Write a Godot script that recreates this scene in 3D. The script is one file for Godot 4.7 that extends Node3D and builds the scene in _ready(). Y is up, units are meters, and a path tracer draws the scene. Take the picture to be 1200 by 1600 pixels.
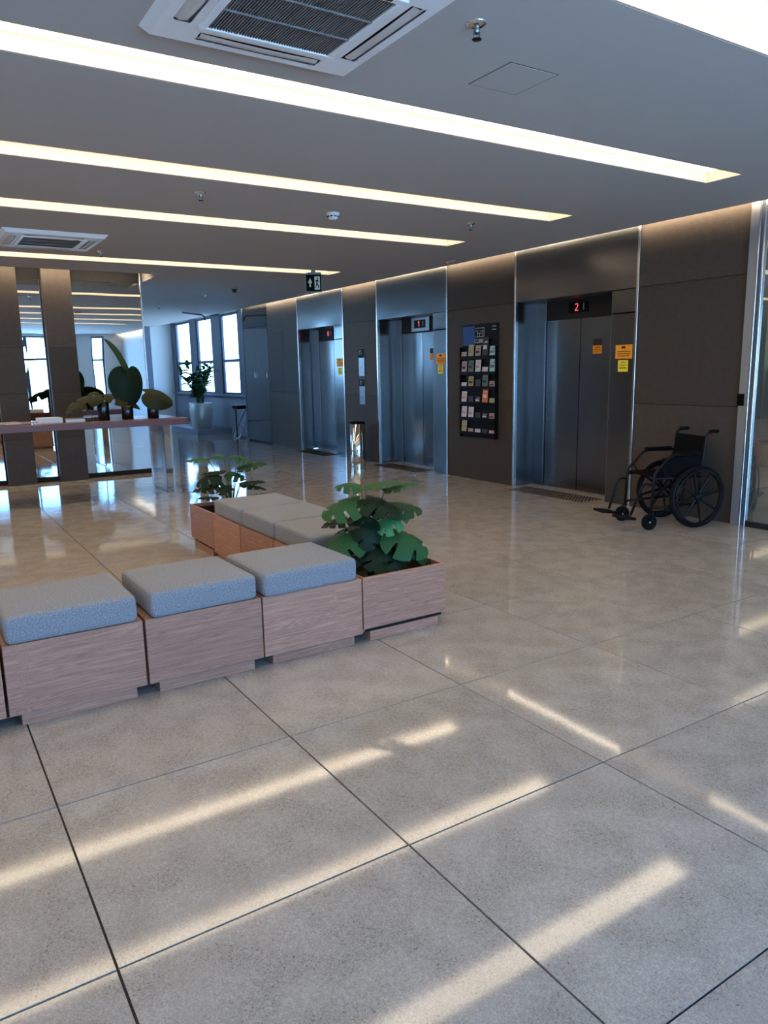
extends Node3D

# ---------------------------------------------------------------- measures
const HC := 2.858          # underside of the ceiling
const XW := 6.505          # face of the lift wall
const TX0 := 0.295
const TZ0 := -1.783
const TXS := 0.908
const TZS := 0.88

var M := {}
var taken := {}
var cam: Camera3D


# ---------------------------------------------------------------- shape builder
class Shape:
	var st := SurfaceTool.new()

	func _init(smooth := false) -> void:
		st.begin(Mesh.PRIMITIVE_TRIANGLES)
		st.set_smooth_group(0 if smooth else -1)

	func soft(on: bool) -> Shape:
		st.set_smooth_group(0 if on else -1)
		return self

	func tri(a: Vector3, b: Vector3, c: Vector3) -> void:      # counter-clockwise from outside
		st.add_vertex(a)
		st.add_vertex(c)
		st.add_vertex(b)

	func quad(a: Vector3, b: Vector3, c: Vector3, d: Vector3) -> void:
		tri(a, b, c)
		tri(a, c, d)

	func quado(a: Vector3, b: Vector3, c: Vector3, d: Vector3, out: Vector3) -> void:
		if (b - a).cross(c - a).dot(out) < 0.0:
			quad(a, d, c, b)
		else:
			quad(a, b, c, d)

	func trio(a: Vector3, b: Vector3, c: Vector3, out: Vector3) -> void:
		if (b - a).cross(c - a).dot(out) < 0.0:
			tri(a, c, b)
		else:
			tri(a, b, c)

	# a box from lo to hi with chamfered edges
	func box(lo: Vector3, hi: Vector3, bev := 0.0, t := Transform3D()) -> Shape:
		var c := (lo + hi) * 0.5
		var h := (hi - lo) * 0.5
		var b := minf(bev, minf(h.x, minf(h.y, h.z)) * 0.49)
		var p := func(sx: float, sy: float, sz: float, axis: int) -> Vector3:
			var v := Vector3(sx * (h.x - b), sy * (h.y - b), sz * (h.z - b))
			v[axis] = v[axis] + signf(v[axis]) * b
			return t * (c + v)
		for axis in 3:
			var u := (axis + 1) % 3
			var w := (axis + 2) % 3
			for s in [-1.0, 1.0]:
				var q := []
				for k in [[-1.0, -1.0], [1.0, -1.0], [1.0, 1.0], [-1.0, 1.0]]:
					var e := Vector3()
					e[axis] = s
					e[u] = k[0]
					e[w] = k[1]
					q.append(p.call(e.x, e.y, e.z, axis))
				var o := Vector3()
				o[axis] = s
				quado(q[0], q[1], q[2], q[3], t.basis * o)
			if b > 0.0:
				for s in [-1.0, 1.0]:
					for r in [-1.0, 1.0]:
						var e0 := Vector3()
						e0[axis] = -1.0
						e0[u] = s
						e0[w] = r
						var e1 := e0
						e1[axis] = 1.0
						var o2 := Vector3()
						o2[u] = s
						o2[w] = r
						quado(p.call(e0.x, e0.y, e0.z, u), p.call(e1.x, e1.y, e1.z, u), p.call(e1.x, e1.y, e1.z, w), p.call(e0.x, e0.y, e0.z, w), t.basis * o2)
		if b > 0.0:
			for sx in [-1.0, 1.0]:
				for sy in [-1.0, 1.0]:
					for sz in [-1.0, 1.0]:
						trio(p.call(sx, sy, sz, 0), p.call(sx, sy, sz, 1), p.call(sx, sy, sz, 2), t.basis * Vector3(sx, sy, sz))
		return self

	# a box with well rounded edges whose top may swell
	func pillow(lo: Vector3, hi: Vector3, r: float, swell := 0.0, t := Transform3D()) -> Shape:
		var h := (hi - lo) * 0.5
		var c := (lo + hi) * 0.5
		for axis in 3:
			var u := (axis + 1) % 3
			var w := (axis + 2) % 3
			var lu := _stops(h[u], r)
			var lw := _stops(h[w], r)
			for s in [-1.0, 1.0]:
				for i in lu.size() - 1:
					for j in lw.size() - 1:
						var q := []
						for k in [[i, j], [i + 1, j], [i + 1, j + 1], [i, j + 1]]:
							var v := Vector3()
							v[axis] = s * h[axis]
							v[u] = lu[k[0]]
							v[w] = lw[k[1]]
							var inner := v.clamp(-h + Vector3.ONE * r, h - Vector3.ONE * r)
							v = inner + (v - inner).normalized() * r
							var f := (1.0 - pow(v.x / h.x, 2.0)) * (1.0 - pow(v.z / h.z, 2.0))
							v.y += swell * f * (0.5 + 0.5 * v.y / h.y)
							q.append(t * (c + v))
						var o := Vector3()
						o[axis] = s
						quado(q[0], q[1], q[2], q[3], t.basis * o)
		return self

	func _stops(h: float, r: float) -> PackedFloat32Array:
		var a := PackedFloat32Array()
		for k in 5:
			a.append(-h + r * (1.0 - cos(k * PI / 8.0)) * 1.0)
		for k in [0.5, 0.0, -0.5]:
			a.append(-(h - r) * k)
		for k in 5:
			a.append(h - r * (1.0 - cos((4 - k) * PI / 8.0)))
		return a

	# a pipe along points; radius may be one number or one per point
	func tube(pts: PackedVector3Array, radius: Variant, sides := 8, caps := true, t := Transform3D(), flat := 1.0) -> Shape:
		var rings := []
		var up := Vector3.UP
		var prev := (pts[1] - pts[0]).normalized()
		if absf(prev.dot(up)) > 0.9:
			up = Vector3.RIGHT
		var n := (up - prev * up.dot(prev)).normalized()
		for i in pts.size():
			var d: Vector3
			if i == 0:
				d = pts[1] - pts[0]
			elif i == pts.size() - 1:
				d = pts[i] - pts[i - 1]
			else:
				d = (pts[i + 1] - pts[i]).normalized() + (pts[i] - pts[i - 1]).normalized()
			d = d.normalized()
			n = (n - d * n.dot(d)).normalized()
			var b := d.cross(n)
			var r: float = radius if radius is float else radius[i]
			var ring := PackedVector3Array()
			for k in sides:
				var a := TAU * k / sides
				ring.append(pts[i] + n * cos(a) * r + b * sin(a) * r * flat)
			rings.append(ring)
		for i in rings.size() - 1:
			for k in sides:
				var k2 := (k + 1) % sides
				quad(t * rings[i][k], t * rings[i][k2], t * rings[i + 1][k2], t * rings[i + 1][k])
		if caps:
			for k in range(1, sides - 1):
				tri(t * rings[0][0], t * rings[0][k + 1], t * rings[0][k])
				var e: PackedVector3Array = rings[-1]
				tri(t * e[0], t * e[k], t * e[k + 1])
		return self

	# profile of (radius, height) turned about the y axis; outside lies right of its direction
	func lathe(prof: PackedVector2Array, sides := 24, t := Transform3D(), squash := 1.0) -> Shape:
		for i in prof.size() - 1:
			for k in sides:
				var a0 := TAU * k / sides
				var a1 := TAU * (k + 1) / sides
				var d0 := Vector3(cos(a0), 0, -sin(a0) * squash)
				var d1 := Vector3(cos(a1), 0, -sin(a1) * squash)
				var p0 := prof[i]
				var p1 := prof[i + 1]
				var a := t * (d0 * p0.x + Vector3.UP * p0.y)
				var b := t * (d1 * p0.x + Vector3.UP * p0.y)
				var c := t * (d1 * p1.x + Vector3.UP * p1.y)
				var d := t * (d0 * p1.x + Vector3.UP * p1.y)
				if p0.x < 1e-6:
					tri(a, c, d)
				elif p1.x < 1e-6:
					tri(a, b, c)
				else:
					quad(a, b, c, d)
		return self

	# outline in x and y pushed from z = 0 to z = depth
	func prism(poly: PackedVector2Array, depth: float, t := Transform3D()) -> Shape:
		if Geometry2D.is_polygon_clockwise(poly):
			poly.reverse()
		var ix := Geometry2D.triangulate_polygon(poly)
		for i in range(0, ix.size(), 3):
			var a := poly[ix[i]]
			var b := poly[ix[i + 1]]
			var c := poly[ix[i + 2]]
			trio(t * Vector3(a.x, a.y, depth), t * Vector3(b.x, b.y, depth), t * Vector3(c.x, c.y, depth), t.basis.z)
			trio(t * Vector3(a.x, a.y, 0), t * Vector3(b.x, b.y, 0), t * Vector3(c.x, c.y, 0), -t.basis.z)
		for i in poly.size():
			var p := poly[i]
			var q := poly[(i + 1) % poly.size()]
			quad(t * Vector3(p.x, p.y, 0), t * Vector3(q.x, q.y, 0), t * Vector3(q.x, q.y, depth), t * Vector3(p.x, p.y, depth))
		return self

	# sheet metal or mirror: width along x, height along y, front at z = 0 with slight waves, thickness behind
	func wavy(w: float, h: float, thick: float, amp: float, phase: float, t := Transform3D(), nx := 16, ny := 28) -> Shape:
		var f := func(u: float, v: float) -> Vector3:
			var x := u * w
			var y := v * h
			var edge := minf(1.0, 12.0 * minf(minf(u, 1.0 - u), minf(v, 1.0 - v)))
			var z := amp * edge * (sin(x * 5.3 + phase + 1.3 * sin(y * 2.1 + phase)) + 0.8 * sin(y * 4.1 - phase * 1.7 + 0.8 * sin(x * 3.0)) + 0.5 * sin(y * 9.0 + x * 4.0 + phase * 2.3))
			return t * Vector3(x, y, z)
		soft(true)
		for i in nx:
			for j in ny:
				var u0 := float(i) / nx
				var u1 := float(i + 1) / nx
				var v0 := float(j) / ny
				var v1 := float(j + 1) / ny
				quado(f.call(u0, v0), f.call(u1, v0), f.call(u1, v1), f.call(u0, v1), t.basis.z)
		soft(false)
		var b := [Vector3(0, 0, 0), Vector3(w, 0, 0), Vector3(w, h, 0), Vector3(0, h, 0)]
		var back := Vector3(0, 0, -thick)
		for k in 4:
			var p: Vector3 = b[k]
			var q: Vector3 = b[(k + 1) % 4]
			quad(t * (p + back), t * (q + back), t * q, t * p)
		quad(t * (b[3] + back), t * (b[2] + back), t * (b[1] + back), t * (b[0] + back))
		return self

	func mesh() -> ArrayMesh:
		st.generate_normals()
		return st.commit()


# ---------------------------------------------------------------- scene helpers
func numbered(called: String) -> String:
	var n: int = taken.get(called, 0)
	taken[called] = n + 1
	return called if n == 0 else "%s_%03d" % [called, n]


func thing(called: String, label: String, category: String, at := Vector3.ZERO, turn := 0.0, group := "") -> Node3D:
	var o := Node3D.new()
	o.name = numbered(called)
	o.position = at
	o.rotation.y = turn
	add_child(o)
	return tag(o, label, category, group)


func tag(o: Node3D, label: String, category: String, group := "") -> Node3D:
	o.set_meta("label", label)
	o.set_meta("category", category)
	if group:
		o.set_meta("group", group)
	return o


func part(called: String, mesh: Mesh, mat: Material, parent: Node, label := "") -> MeshInstance3D:
	var o := MeshInstance3D.new()
	o.name = called
	o.mesh = mesh
	o.material_override = mat
	if label:
		o.set_meta("label", label)
	parent.add_child(o, true)
	return o


func build(called: String, s: Shape, mat: Material, parent: Node, label := "") -> MeshInstance3D:
	return part(called, s.mesh(), mat, parent, label)


# a thing that is one mesh
func single(called: String, s: Shape, mat: Material, label: String, category: String, at := Vector3.ZERO, turn := 0.0, group := "") -> MeshInstance3D:
	var o := build(numbered(called), s, mat, self)
	o.position = at
	o.rotation.y = turn
	tag(o, label, category, group)
	return o


func struct(called: String, s: Shape, mat: Material, label := "") -> MeshInstance3D:
	var o := build(called, s, mat, self, label)
	o.set_meta("kind", "structure")
	return o


func boxes(list: Array, bev := 0.0) -> Shape:
	var s := Shape.new()
	for b in list:
		s.box(Vector3(b[0], b[1], b[2]), Vector3(b[3], b[4], b[5]), bev)
	return s


func one(x0: float, y0: float, z0: float, x1: float, y1: float, z1: float, bev := 0.0) -> Shape:
	return Shape.new().box(Vector3(minf(x0, x1), minf(y0, y1), minf(z0, z1)), Vector3(maxf(x0, x1), maxf(y0, y1), maxf(z0, z1)), bev)


func pts(a: Array) -> PackedVector3Array:
	var p := PackedVector3Array()
	for v in a:
		p.append(Vector3(v[0], v[1], v[2]))
	return p


# points of a path with its corners rounded
func bent(a: Array, r: float) -> PackedVector3Array:
	var p := pts(a)
	var o := PackedVector3Array([p[0]])
	for i in range(1, p.size() - 1):
		var d0 := p[i - 1] - p[i]
		var d1 := p[i + 1] - p[i]
		var a0 := p[i] + d0.normalized() * minf(r, d0.length() * 0.45)
		var a1 := p[i] + d1.normalized() * minf(r, d1.length() * 0.45)
		for k in 5:
			var t := k / 4.0
			o.append(a0.lerp(p[i], t).lerp(p[i].lerp(a1, t), t))
	o.append(p[-1])
	return o


func area(parent: Node, at: Vector3, towards: Vector3, size: Vector2, radiance: float, color: Color) -> void:
	var l := AreaLight3D.new()
	l.name = "lamp"
	l.area_size = size
	l.area_normalize_energy = true
	l.light_energy = radiance * size.x * size.y / PI
	l.light_color = color
	l.area_range = 30.0
	l.area_attenuation = 2.0
	l.shadow_enabled = true
	parent.add_child(l, true)
	l.position = at
	var up := Vector3.UP if absf(towards.normalized().y) < 0.9 else Vector3(0, 0, 1)
	l.basis = Basis.looking_at(towards, up)


func words(text: String, height: float, mat: Material, parent: Node, t: Transform3D, called := "lettering", depth := 0.002) -> void:
	var f := SystemFont.new()
	f.font_names = PackedStringArray(["Droid Sans"])
	var m := TextMesh.new()
	m.text = text
	m.font = f
	m.font_size = 64
	m.pixel_size = height / 46.0
	m.depth = depth
	m.curve_step = 2.0
	var o := part(called, m, mat, parent)
	o.transform = t


# ---------------------------------------------------------------- materials
func mat(c: Color, rough := 0.6, metal := 0.0) -> StandardMaterial3D:
	var m := StandardMaterial3D.new()
	m.albedo_color = c
	m.roughness = rough
	m.metallic = metal
	return m


func glow(c: Color, energy: float) -> StandardMaterial3D:
	var m := mat(Color(0.8, 0.8, 0.8), 0.6)
	m.emission_enabled = true
	m.emission = c
	m.emission_energy_multiplier = energy
	return m


func noise(seed_: int, freq: float, octaves := 4, w := 512, h := 512, kind := FastNoiseLite.TYPE_SIMPLEX_SMOOTH) -> PackedByteArray:
	var n := FastNoiseLite.new()
	n.seed = seed_
	n.noise_type = kind
	n.frequency = freq
	n.fractal_octaves = octaves
	var im := n.get_seamless_image(w, h)
	im.convert(Image.FORMAT_L8)
	return im.get_data()


func stretched(seed_: int, freq: float, octaves: int, w: int, h: int, from_w: int) -> PackedByteArray:
	var n := FastNoiseLite.new()
	n.seed = seed_
	n.frequency = freq
	n.fractal_octaves = octaves
	var im := n.get_seamless_image(from_w, h)
	im.resize(w, h, Image.INTERPOLATE_CUBIC)
	im.convert(Image.FORMAT_L8)
	return im.get_data()


func paint(w: int, h: int, f: Callable) -> ImageTexture:
	var d := PackedByteArray()
	d.resize(w * h * 3)
	for i in w * h:
		var c: Color = f.call(i)
		d[i * 3] = int(clampf(c.r, 0, 1) * 255.0)
		d[i * 3 + 1] = int(clampf(c.g, 0, 1) * 255.0)
		d[i * 3 + 2] = int(clampf(c.b, 0, 1) * 255.0)
	return ImageTexture.create_from_image(Image.create_from_data(w, h, false, Image.FORMAT_RGB8, d))


func triplanar(m: StandardMaterial3D, scale: float, offset := Vector3.ZERO, world := false) -> StandardMaterial3D:
	m.uv1_triplanar = true
	m.uv1_world_triplanar = world
	m.uv1_triplanar_sharpness = 8.0
	m.uv1_scale = Vector3.ONE * scale
	m.uv1_offset = offset
	return m


func make_materials() -> void:
	# polished granite floor
	var fine := noise(3, 0.22, 3, 1024, 1024)
	var mid := noise(4, 0.07, 4, 1024, 1024)
	var big := noise(5, 0.008, 5, 1024, 1024)
	var pit := noise(6, 0.16, 3, 1024, 1024)
	var light := Color(0.775, 0.735, 0.688)
	var dark := Color(0.525, 0.487, 0.445)
	var hole := Color(0.30, 0.27, 0.25)
	var granite := paint(1024, 1024, func(i: int) -> Color:
		var g := fine[i] / 255.0 * 0.75 + mid[i] / 255.0 * 0.35 - 0.05 + (big[i] / 255.0 - 0.5) * 0.28
		var c := dark.lerp(light, clampf(g, 0.0, 1.0))
		var p := clampf((0.27 - pit[i] / 255.0) * 9.0, 0.0, 1.0) * clampf((0.56 - big[i] / 255.0) * 6.0, 0.0, 1.0)
		return c.lerp(hole, p * 0.8))
	M.tiles = []
	for k in 6:
		var m := mat(Color.WHITE.darkened(0.02 * (k % 3)), 0.06)
		m.albedo_texture = granite
		m.metallic_specular = 0.55
		triplanar(m, 0.55, Vector3(0.37 * k, 0.0, 0.61 * k))
		M.tiles.append(m)
	M.grout = mat(Color(0.2, 0.165, 0.14), 0.95)
	# grey brown stone of the lift wall and the pillars
	var s1 := noise(11, 0.25, 3)
	var s2 := noise(12, 0.02, 4)
	var stone := paint(512, 512, func(i: int) -> Color:
		var g := 0.5 + (s1[i] / 255.0 - 0.5) * 0.95 + (s2[i] / 255.0 - 0.5) * 0.14
		return Color(0.19, 0.16, 0.135).lerp(Color(0.39, 0.34, 0.29), clampf(g, 0, 1)))
	M.stone = []
	for k in 4:
		var m := mat(Color(1, 1, 1).darkened(0.04 * k), 0.55)
		m.albedo_texture = stone
		m.metallic_specular = 0.35
		triplanar(m, 1.1, Vector3(0.31 * k, 0.17 * k, 0.53 * k))
		M.stone.append(m)
	# oak veneer of the benches and the darker table top
	var g1 := stretched(21, 0.045, 4, 512, 1024, 40)
	var g2 := stretched(22, 0.006, 3, 512, 1024, 60)
	var g3 := stretched(23, 0.3, 2, 512, 1024, 90)
	var grain := paint(512, 1024, func(i: int) -> Color:
		var a := absf(sin(g2[i] / 255.0 * 40.0)) * 0.35 + g1[i] / 255.0 * 0.55 + g3[i] / 255.0 * 0.3
		return Color(0.50, 0.325, 0.25).lerp(Color(0.755, 0.545, 0.435), clampf(a, 0, 1)))
	M.oak = []
	for k in 4:
		var m := mat(Color.WHITE.darkened(0.03 * k), 0.42)
		m.albedo_texture = grain
		triplanar(m, 1.3, Vector3(0.23 * k, 0.41 * k, 0.37 * k))
		M.oak.append(m)
	M.walnut = mat(Color(0.60, 0.39, 0.33), 0.35)
	M.walnut.albedo_texture = grain
	triplanar(M.walnut, 0.9)
	# woven seat fabric
	var w1 := noise(31, 0.16, 3, 256, 256)
	var weave := paint(256, 256, func(i: int) -> Color:
		var x := i % 256
		var y := i / 256
		var k := 0.82 + 0.1 * sin(x * TAU / 4.0) * sin(y * TAU / 4.0) + (w1[i] / 255.0 - 0.5) * 0.34
		return Color(0.62, 0.615, 0.625) * k)
	M.fabric = mat(Color.WHITE, 0.95)
	M.fabric.albedo_texture = weave
	M.fabric.metallic_specular = 0.2
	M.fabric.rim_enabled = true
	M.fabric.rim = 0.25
	triplanar(M.fabric, 2.6)
	M.piping = mat(Color(0.52, 0.51, 0.51), 0.9)
	# plain things
	M.ceiling = mat(Color(0.67, 0.65, 0.63), 0.85)
	M.white = mat(Color(0.86, 0.86, 0.85), 0.7)
	M.wall = mat(Color(0.84, 0.84, 0.83), 0.8)
	M.cream = mat(Color(0.75, 0.69, 0.62), 0.8)
	M.steel = mat(Color(0.47, 0.475, 0.48), 0.22, 1.0)
	M.steel_dull = mat(Color(0.50, 0.50, 0.50), 0.32, 1.0)
	M.steel_bright = mat(Color(0.85, 0.85, 0.85), 0.22, 1.0)
	M.chrome = mat(Color(0.85, 0.85, 0.85), 0.06, 1.0)
	M.mirror = mat(Color(0.86, 0.89, 0.9), 0.0, 1.0)
	M.glass_dark = mat(Color(0.30, 0.33, 0.35), 0.03, 0.85)
	M.black = mat(Color(0.03, 0.03, 0.035), 0.5)
	M.black_gloss = mat(Color(0.02, 0.02, 0.025), 0.12)
	M.dark_metal = mat(Color(0.05, 0.05, 0.053), 0.4)
	M.rubber = mat(Color(0.04, 0.04, 0.042), 0.7)
	M.rubber.metallic_specular = 0.25
	M.dark_metal.metallic_specular = 0.3
	M.vinyl = mat(Color(0.035, 0.034, 0.036), 0.65)
	M.vinyl.metallic_specular = 0.2
	M.alu = mat(Color(0.60, 0.60, 0.595), 0.42, 0.55)
	M.plastic = mat(Color(0.90, 0.90, 0.89), 0.45)
	M.vent_dark = mat(Color(0.13, 0.12, 0.115), 0.7)
	M.vent_bar = mat(Color(0.42, 0.42, 0.42), 0.6)
	M.slot = mat(Color(0.07, 0.06, 0.055), 0.8)
	M.vane = mat(Color(0.78, 0.76, 0.73), 0.5)
	M.frame = mat(Color(0.29, 0.32, 0.38), 0.45)
	M.dado = mat(Color(0.46, 0.48, 0.53), 0.5)
	M.red = glow(Color(1.0, 0.05, 0.08), 1.6)
	M.green_led = glow(Color(0.4, 1.0, 0.6), 1.5)
	M.orange = mat(Color(0.95, 0.60, 0.08), 0.55)
	M.yellow = mat(Color(0.93, 0.80, 0.14), 0.55)
	M.ink = mat(Color(0.09, 0.06, 0.03), 0.7)
	M.pale_ink = mat(Color(0.78, 0.78, 0.76), 0.6)
	M.blue = mat(Color(0.06, 0.20, 0.48), 0.35)
	M.rack = mat(Color(0.025, 0.025, 0.03), 0.4)
	M.rack.metallic_specular = 0.3
	M.liner = mat(Color(0.22, 0.13, 0.10), 0.7)
	M.soil = mat(Color(0.10, 0.07, 0.055), 0.95)
	M.concrete = mat(Color(0.66, 0.67, 0.66), 0.35, 0.3)
	M.sign_green = mat(Color(0.02, 0.09, 0.05), 0.8)
	M.sign_green.metallic_specular = 0.1
	M.black.metallic_specular = 0.2
	M.led = glow(Color(1.0, 0.92, 0.79), 2.8)
	M.diffuser = glow(Color(1.0, 0.92, 0.79), 2.8)
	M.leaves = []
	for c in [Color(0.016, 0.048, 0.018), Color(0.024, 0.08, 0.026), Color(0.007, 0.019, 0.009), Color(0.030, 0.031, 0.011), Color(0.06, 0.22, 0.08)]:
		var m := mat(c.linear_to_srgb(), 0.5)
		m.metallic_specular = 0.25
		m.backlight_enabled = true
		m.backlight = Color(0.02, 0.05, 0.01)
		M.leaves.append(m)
	M.stem = mat(Color(0.20, 0.30, 0.14), 0.6)
	# clear glass
	var g := mat(Color(0.85, 0.95, 1.0, 0.04), 0.02)
	g.transparency = BaseMaterial3D.TRANSPARENCY_ALPHA
	M.pane = g
	var hm := mat(Color(0.70, 0.72, 0.71, 0.05), 0.01, 0.84)      # coated door glass, half mirror
	hm.transparency = BaseMaterial3D.TRANSPARENCY_ALPHA
	M.door_glass = hm
	var ac := mat(Color(0.95, 0.98, 1.0, 0.05), 0.02)
	ac.refraction_enabled = true
	ac.refraction_scale = 0.049
	M.acrylic = ac


# ---------------------------------------------------------------- the build
func _ready() -> void:
	# camera, found from the tile joints, the lift wall and the light slots
	cam = Camera3D.new()
	cam.name = "camera"
	var fwd := Vector3(0.5267, -0.18716, -0.8292).normalized()
	var up := Vector3(0.1167, 0.98217, -0.14757)
	var right := fwd.cross(up).normalized()
	up = right.cross(fwd).normalized()
	cam.transform = Transform3D(Basis(right, up, -fwd), Vector3(0, 1.5, 0))
	cam.fov = 69.007
	cam.near = 0.05
	cam.far = 400.0
	add_child(cam)
	# sky and exposure
	var env := Environment.new()
	env.background_mode = Environment.BG_SKY
	var sky := Sky.new()
	var sm := ProceduralSkyMaterial.new()
	sm.sky_top_color = Color(0.38, 0.66, 1.0)
	sm.sky_horizon_color = Color(0.56, 0.79, 1.0)
	sm.ground_horizon_color = Color(0.58, 0.76, 0.90)
	sm.ground_bottom_color = Color(0.52, 0.62, 0.70)
	sm.sun_angle_max = 1.0
	sky.sky_material = sm
	env.sky = sky
	env.background_energy_multiplier = 13.0
	env.tonemap_mode = Environment.TONE_MAPPER_LINEAR
	env.tonemap_exposure = 1.12
	env.sdfgi_enabled = true
	env.ssao_enabled = true
	env.ssil_enabled = true
	# sun high in the north: it lights the town outside and enters no window
	var sun := DirectionalLight3D.new()
	sun.name = "sun"
	sun.light_energy = 17.0
	sun.light_color = Color(0.82, 0.92, 1.0)
	sun.light_angular_distance = 0.5
	sun.shadow_enabled = true
	add_child(sun)
	sun.basis = Basis.looking_at(Vector3(0.0, -0.83, 0.56), Vector3.UP)
	var we := WorldEnvironment.new()
	we.name = "world_environment"
	we.environment = env
	add_child(we)

	make_materials()
	build_floor()
	build_shell()
	build_ceiling()
	build_lift_wall()
	build_far_room()
	build_mirror_wall()
	build_glass_front()
	build_benches()
	build_table()
	build_wheelchair()
	build_fittings()
	build_outside()


# ---------------------------------------------------------------- floor
func build_floor() -> void:
	var fl := struct("floor", one(-8.2, -0.25, -22.6, 10.7, -0.006, 3.7), M.grout, "polished beige granite floor in large square tiles")
	var meshes := []
	for k in 2:
		var gap := 0.0028 + 0.0006 * k
		meshes.append(one(gap, -0.02, -TZS + gap, TXS - gap, 0.0, -gap, 0.0007).mesh())
	var rng := RandomNumberGenerator.new()
	rng.seed = 5
	var rest := Shape.new()
	var n_rest := 0
	for j in range(-9, 9):
		for k in range(-6, 24):
			var x := TX0 + j * TXS
			var z := TZ0 - k * TZS
			var tilt := Vector3(rng.randf_range(-1, 1), 0, rng.randf_range(-1, 1)) * 0.0009
			var pick := rng.randi() % 6
			if x > 6.6 and z > -4.0 or z - TZS < -22.5:
				continue
			var seen := x + TXS > -0.3 and z < -0.3 and x < 0.5 - (z - TZS) * 1.35 and x + TXS > -0.25 + (-(z) - 2.2) * 0.11
			if seen and (z > -11.7 or x > 2.0):
				var o := part("floor_tile", meshes[rng.randi() % 2], M.tiles[pick], fl)
				o.position = Vector3(x, 0, z)
				o.rotation = tilt
			else:
				rest.box(Vector3(x + 0.003, -0.02, z - TZS + 0.003), Vector3(x + TXS - 0.003, 0.0, z - 0.003))
				n_rest += 1
	var r := build("floor_tile_field", rest, M.tiles[0], fl)
	r.set_meta("kind", "stuff")


# ---------------------------------------------------------------- shell
func build_shell() -> void:
	# west wall, beyond the left edge of the picture
	struct("wall_west", one(-8.2, 0, -11.9, -8.0, 3.15, 3.7), M.wall, "white wall on the far side of the lobby")
	struct("trim_roof", one(-8.2, 3.15, -22.6, 10.7, 3.35, 3.7), M.white, "slab above the suspended ceiling")
	# south facade behind the camera: tall glazing between mullions
	struct("wall_south", boxes([[-8.2, 2.78, 3.5, 6.7, 3.15, 3.7], [-8.2, 0, 3.5, 5.15, 0.12, 3.7], [-8.2, 0, 3.5, -7.8, 2.8, 3.7], [-4.6, 0, 3.5, -1.0, 2.8, 3.7], [5.0, 0, 3.5, 5.55, 2.8, 3.7], [5.95, 0, 3.5, 6.7, 2.8, 3.7], [5.5, 0, 3.5, 6.0, 0.12, 3.7]]), M.wall, "white facade wall round the entrance glazing")
	for k in 2:
		window("window_%d" % (k + 1), Vector3(-7.8 + 1.6 * k, 0.12, 3.56), Vector3(-6.2 + 1.6 * k, 2.78, 3.64), 0, 2.05)
	for k in 4:
		window("window_%d" % (k + 3), Vector3(-1.0 + 1.5 * k, 0.12, 3.56), Vector3(0.5 + 1.5 * k, 2.78, 3.64), 0, 2.05)
	window("window_9", Vector3(5.55, 0.12, 3.56), Vector3(5.95, 2.78, 3.64), 0, 2.05)
	# east side behind the camera
	struct("wall_east_rear", one(6.505, 0, 0.2, 6.7, 3.15, 3.5), M.wall, "white wall beside the entrance glazing")


# a window in a wall, frame and panes; axis 0 runs along x, axis 2 along z
func window(called: String, lo: Vector3, hi: Vector3, axis: int, bar_y: float, bar := 0.05) -> void:
	var o := Node3D.new()
	o.name = called
	o.set_meta("kind", "structure")
	add_child(o)
	var f := Shape.new()
	var e := Vector3.ZERO
	e[axis] = bar
	f.box(lo, Vector3(hi.x, lo.y + bar, hi.z), 0.004)
	f.box(Vector3(lo.x, hi.y - bar, lo.z), hi, 0.004)
	f.box(lo + Vector3(0, bar, 0), Vector3(lo.x + bar if axis == 0 else hi.x, hi.y - bar, lo.z + bar if axis == 2 else hi.z), 0.004)
	f.box(Vector3(hi.x - bar if axis == 0 else lo.x, lo.y + bar, hi.z - bar if axis == 2 else lo.z), hi - Vector3(0, bar, 0), 0.004)
	build("window_frame", f, M.frame, o)
	var a := lo + e
	var b := hi - e
	var mid := (lo + hi) * 0.5
	build("window_bar", one(a.x, bar_y - bar * 0.6, a.z, b.x, bar_y + bar * 0.6, b.z, 0.004), M.frame, o)
	for s in 2:
		var y0 := lo.y + bar if s == 0 else bar_y + bar * 0.6
		var y1 := bar_y - bar * 0.6 if s == 0 else hi.y - bar
		var g := Shape.new()
		if axis == 0:
			g.quad(Vector3(a.x, y0, mid.z), Vector3(b.x, y0, mid.z), Vector3(b.x, y1, mid.z), Vector3(a.x, y1, mid.z))
		else:
			g.quad(Vector3(mid.x, y0, b.z), Vector3(mid.x, y0, a.z), Vector3(mid.x, y1, a.z), Vector3(mid.x, y1, b.z))
		build("pane", g, M.pane, o)


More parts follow.
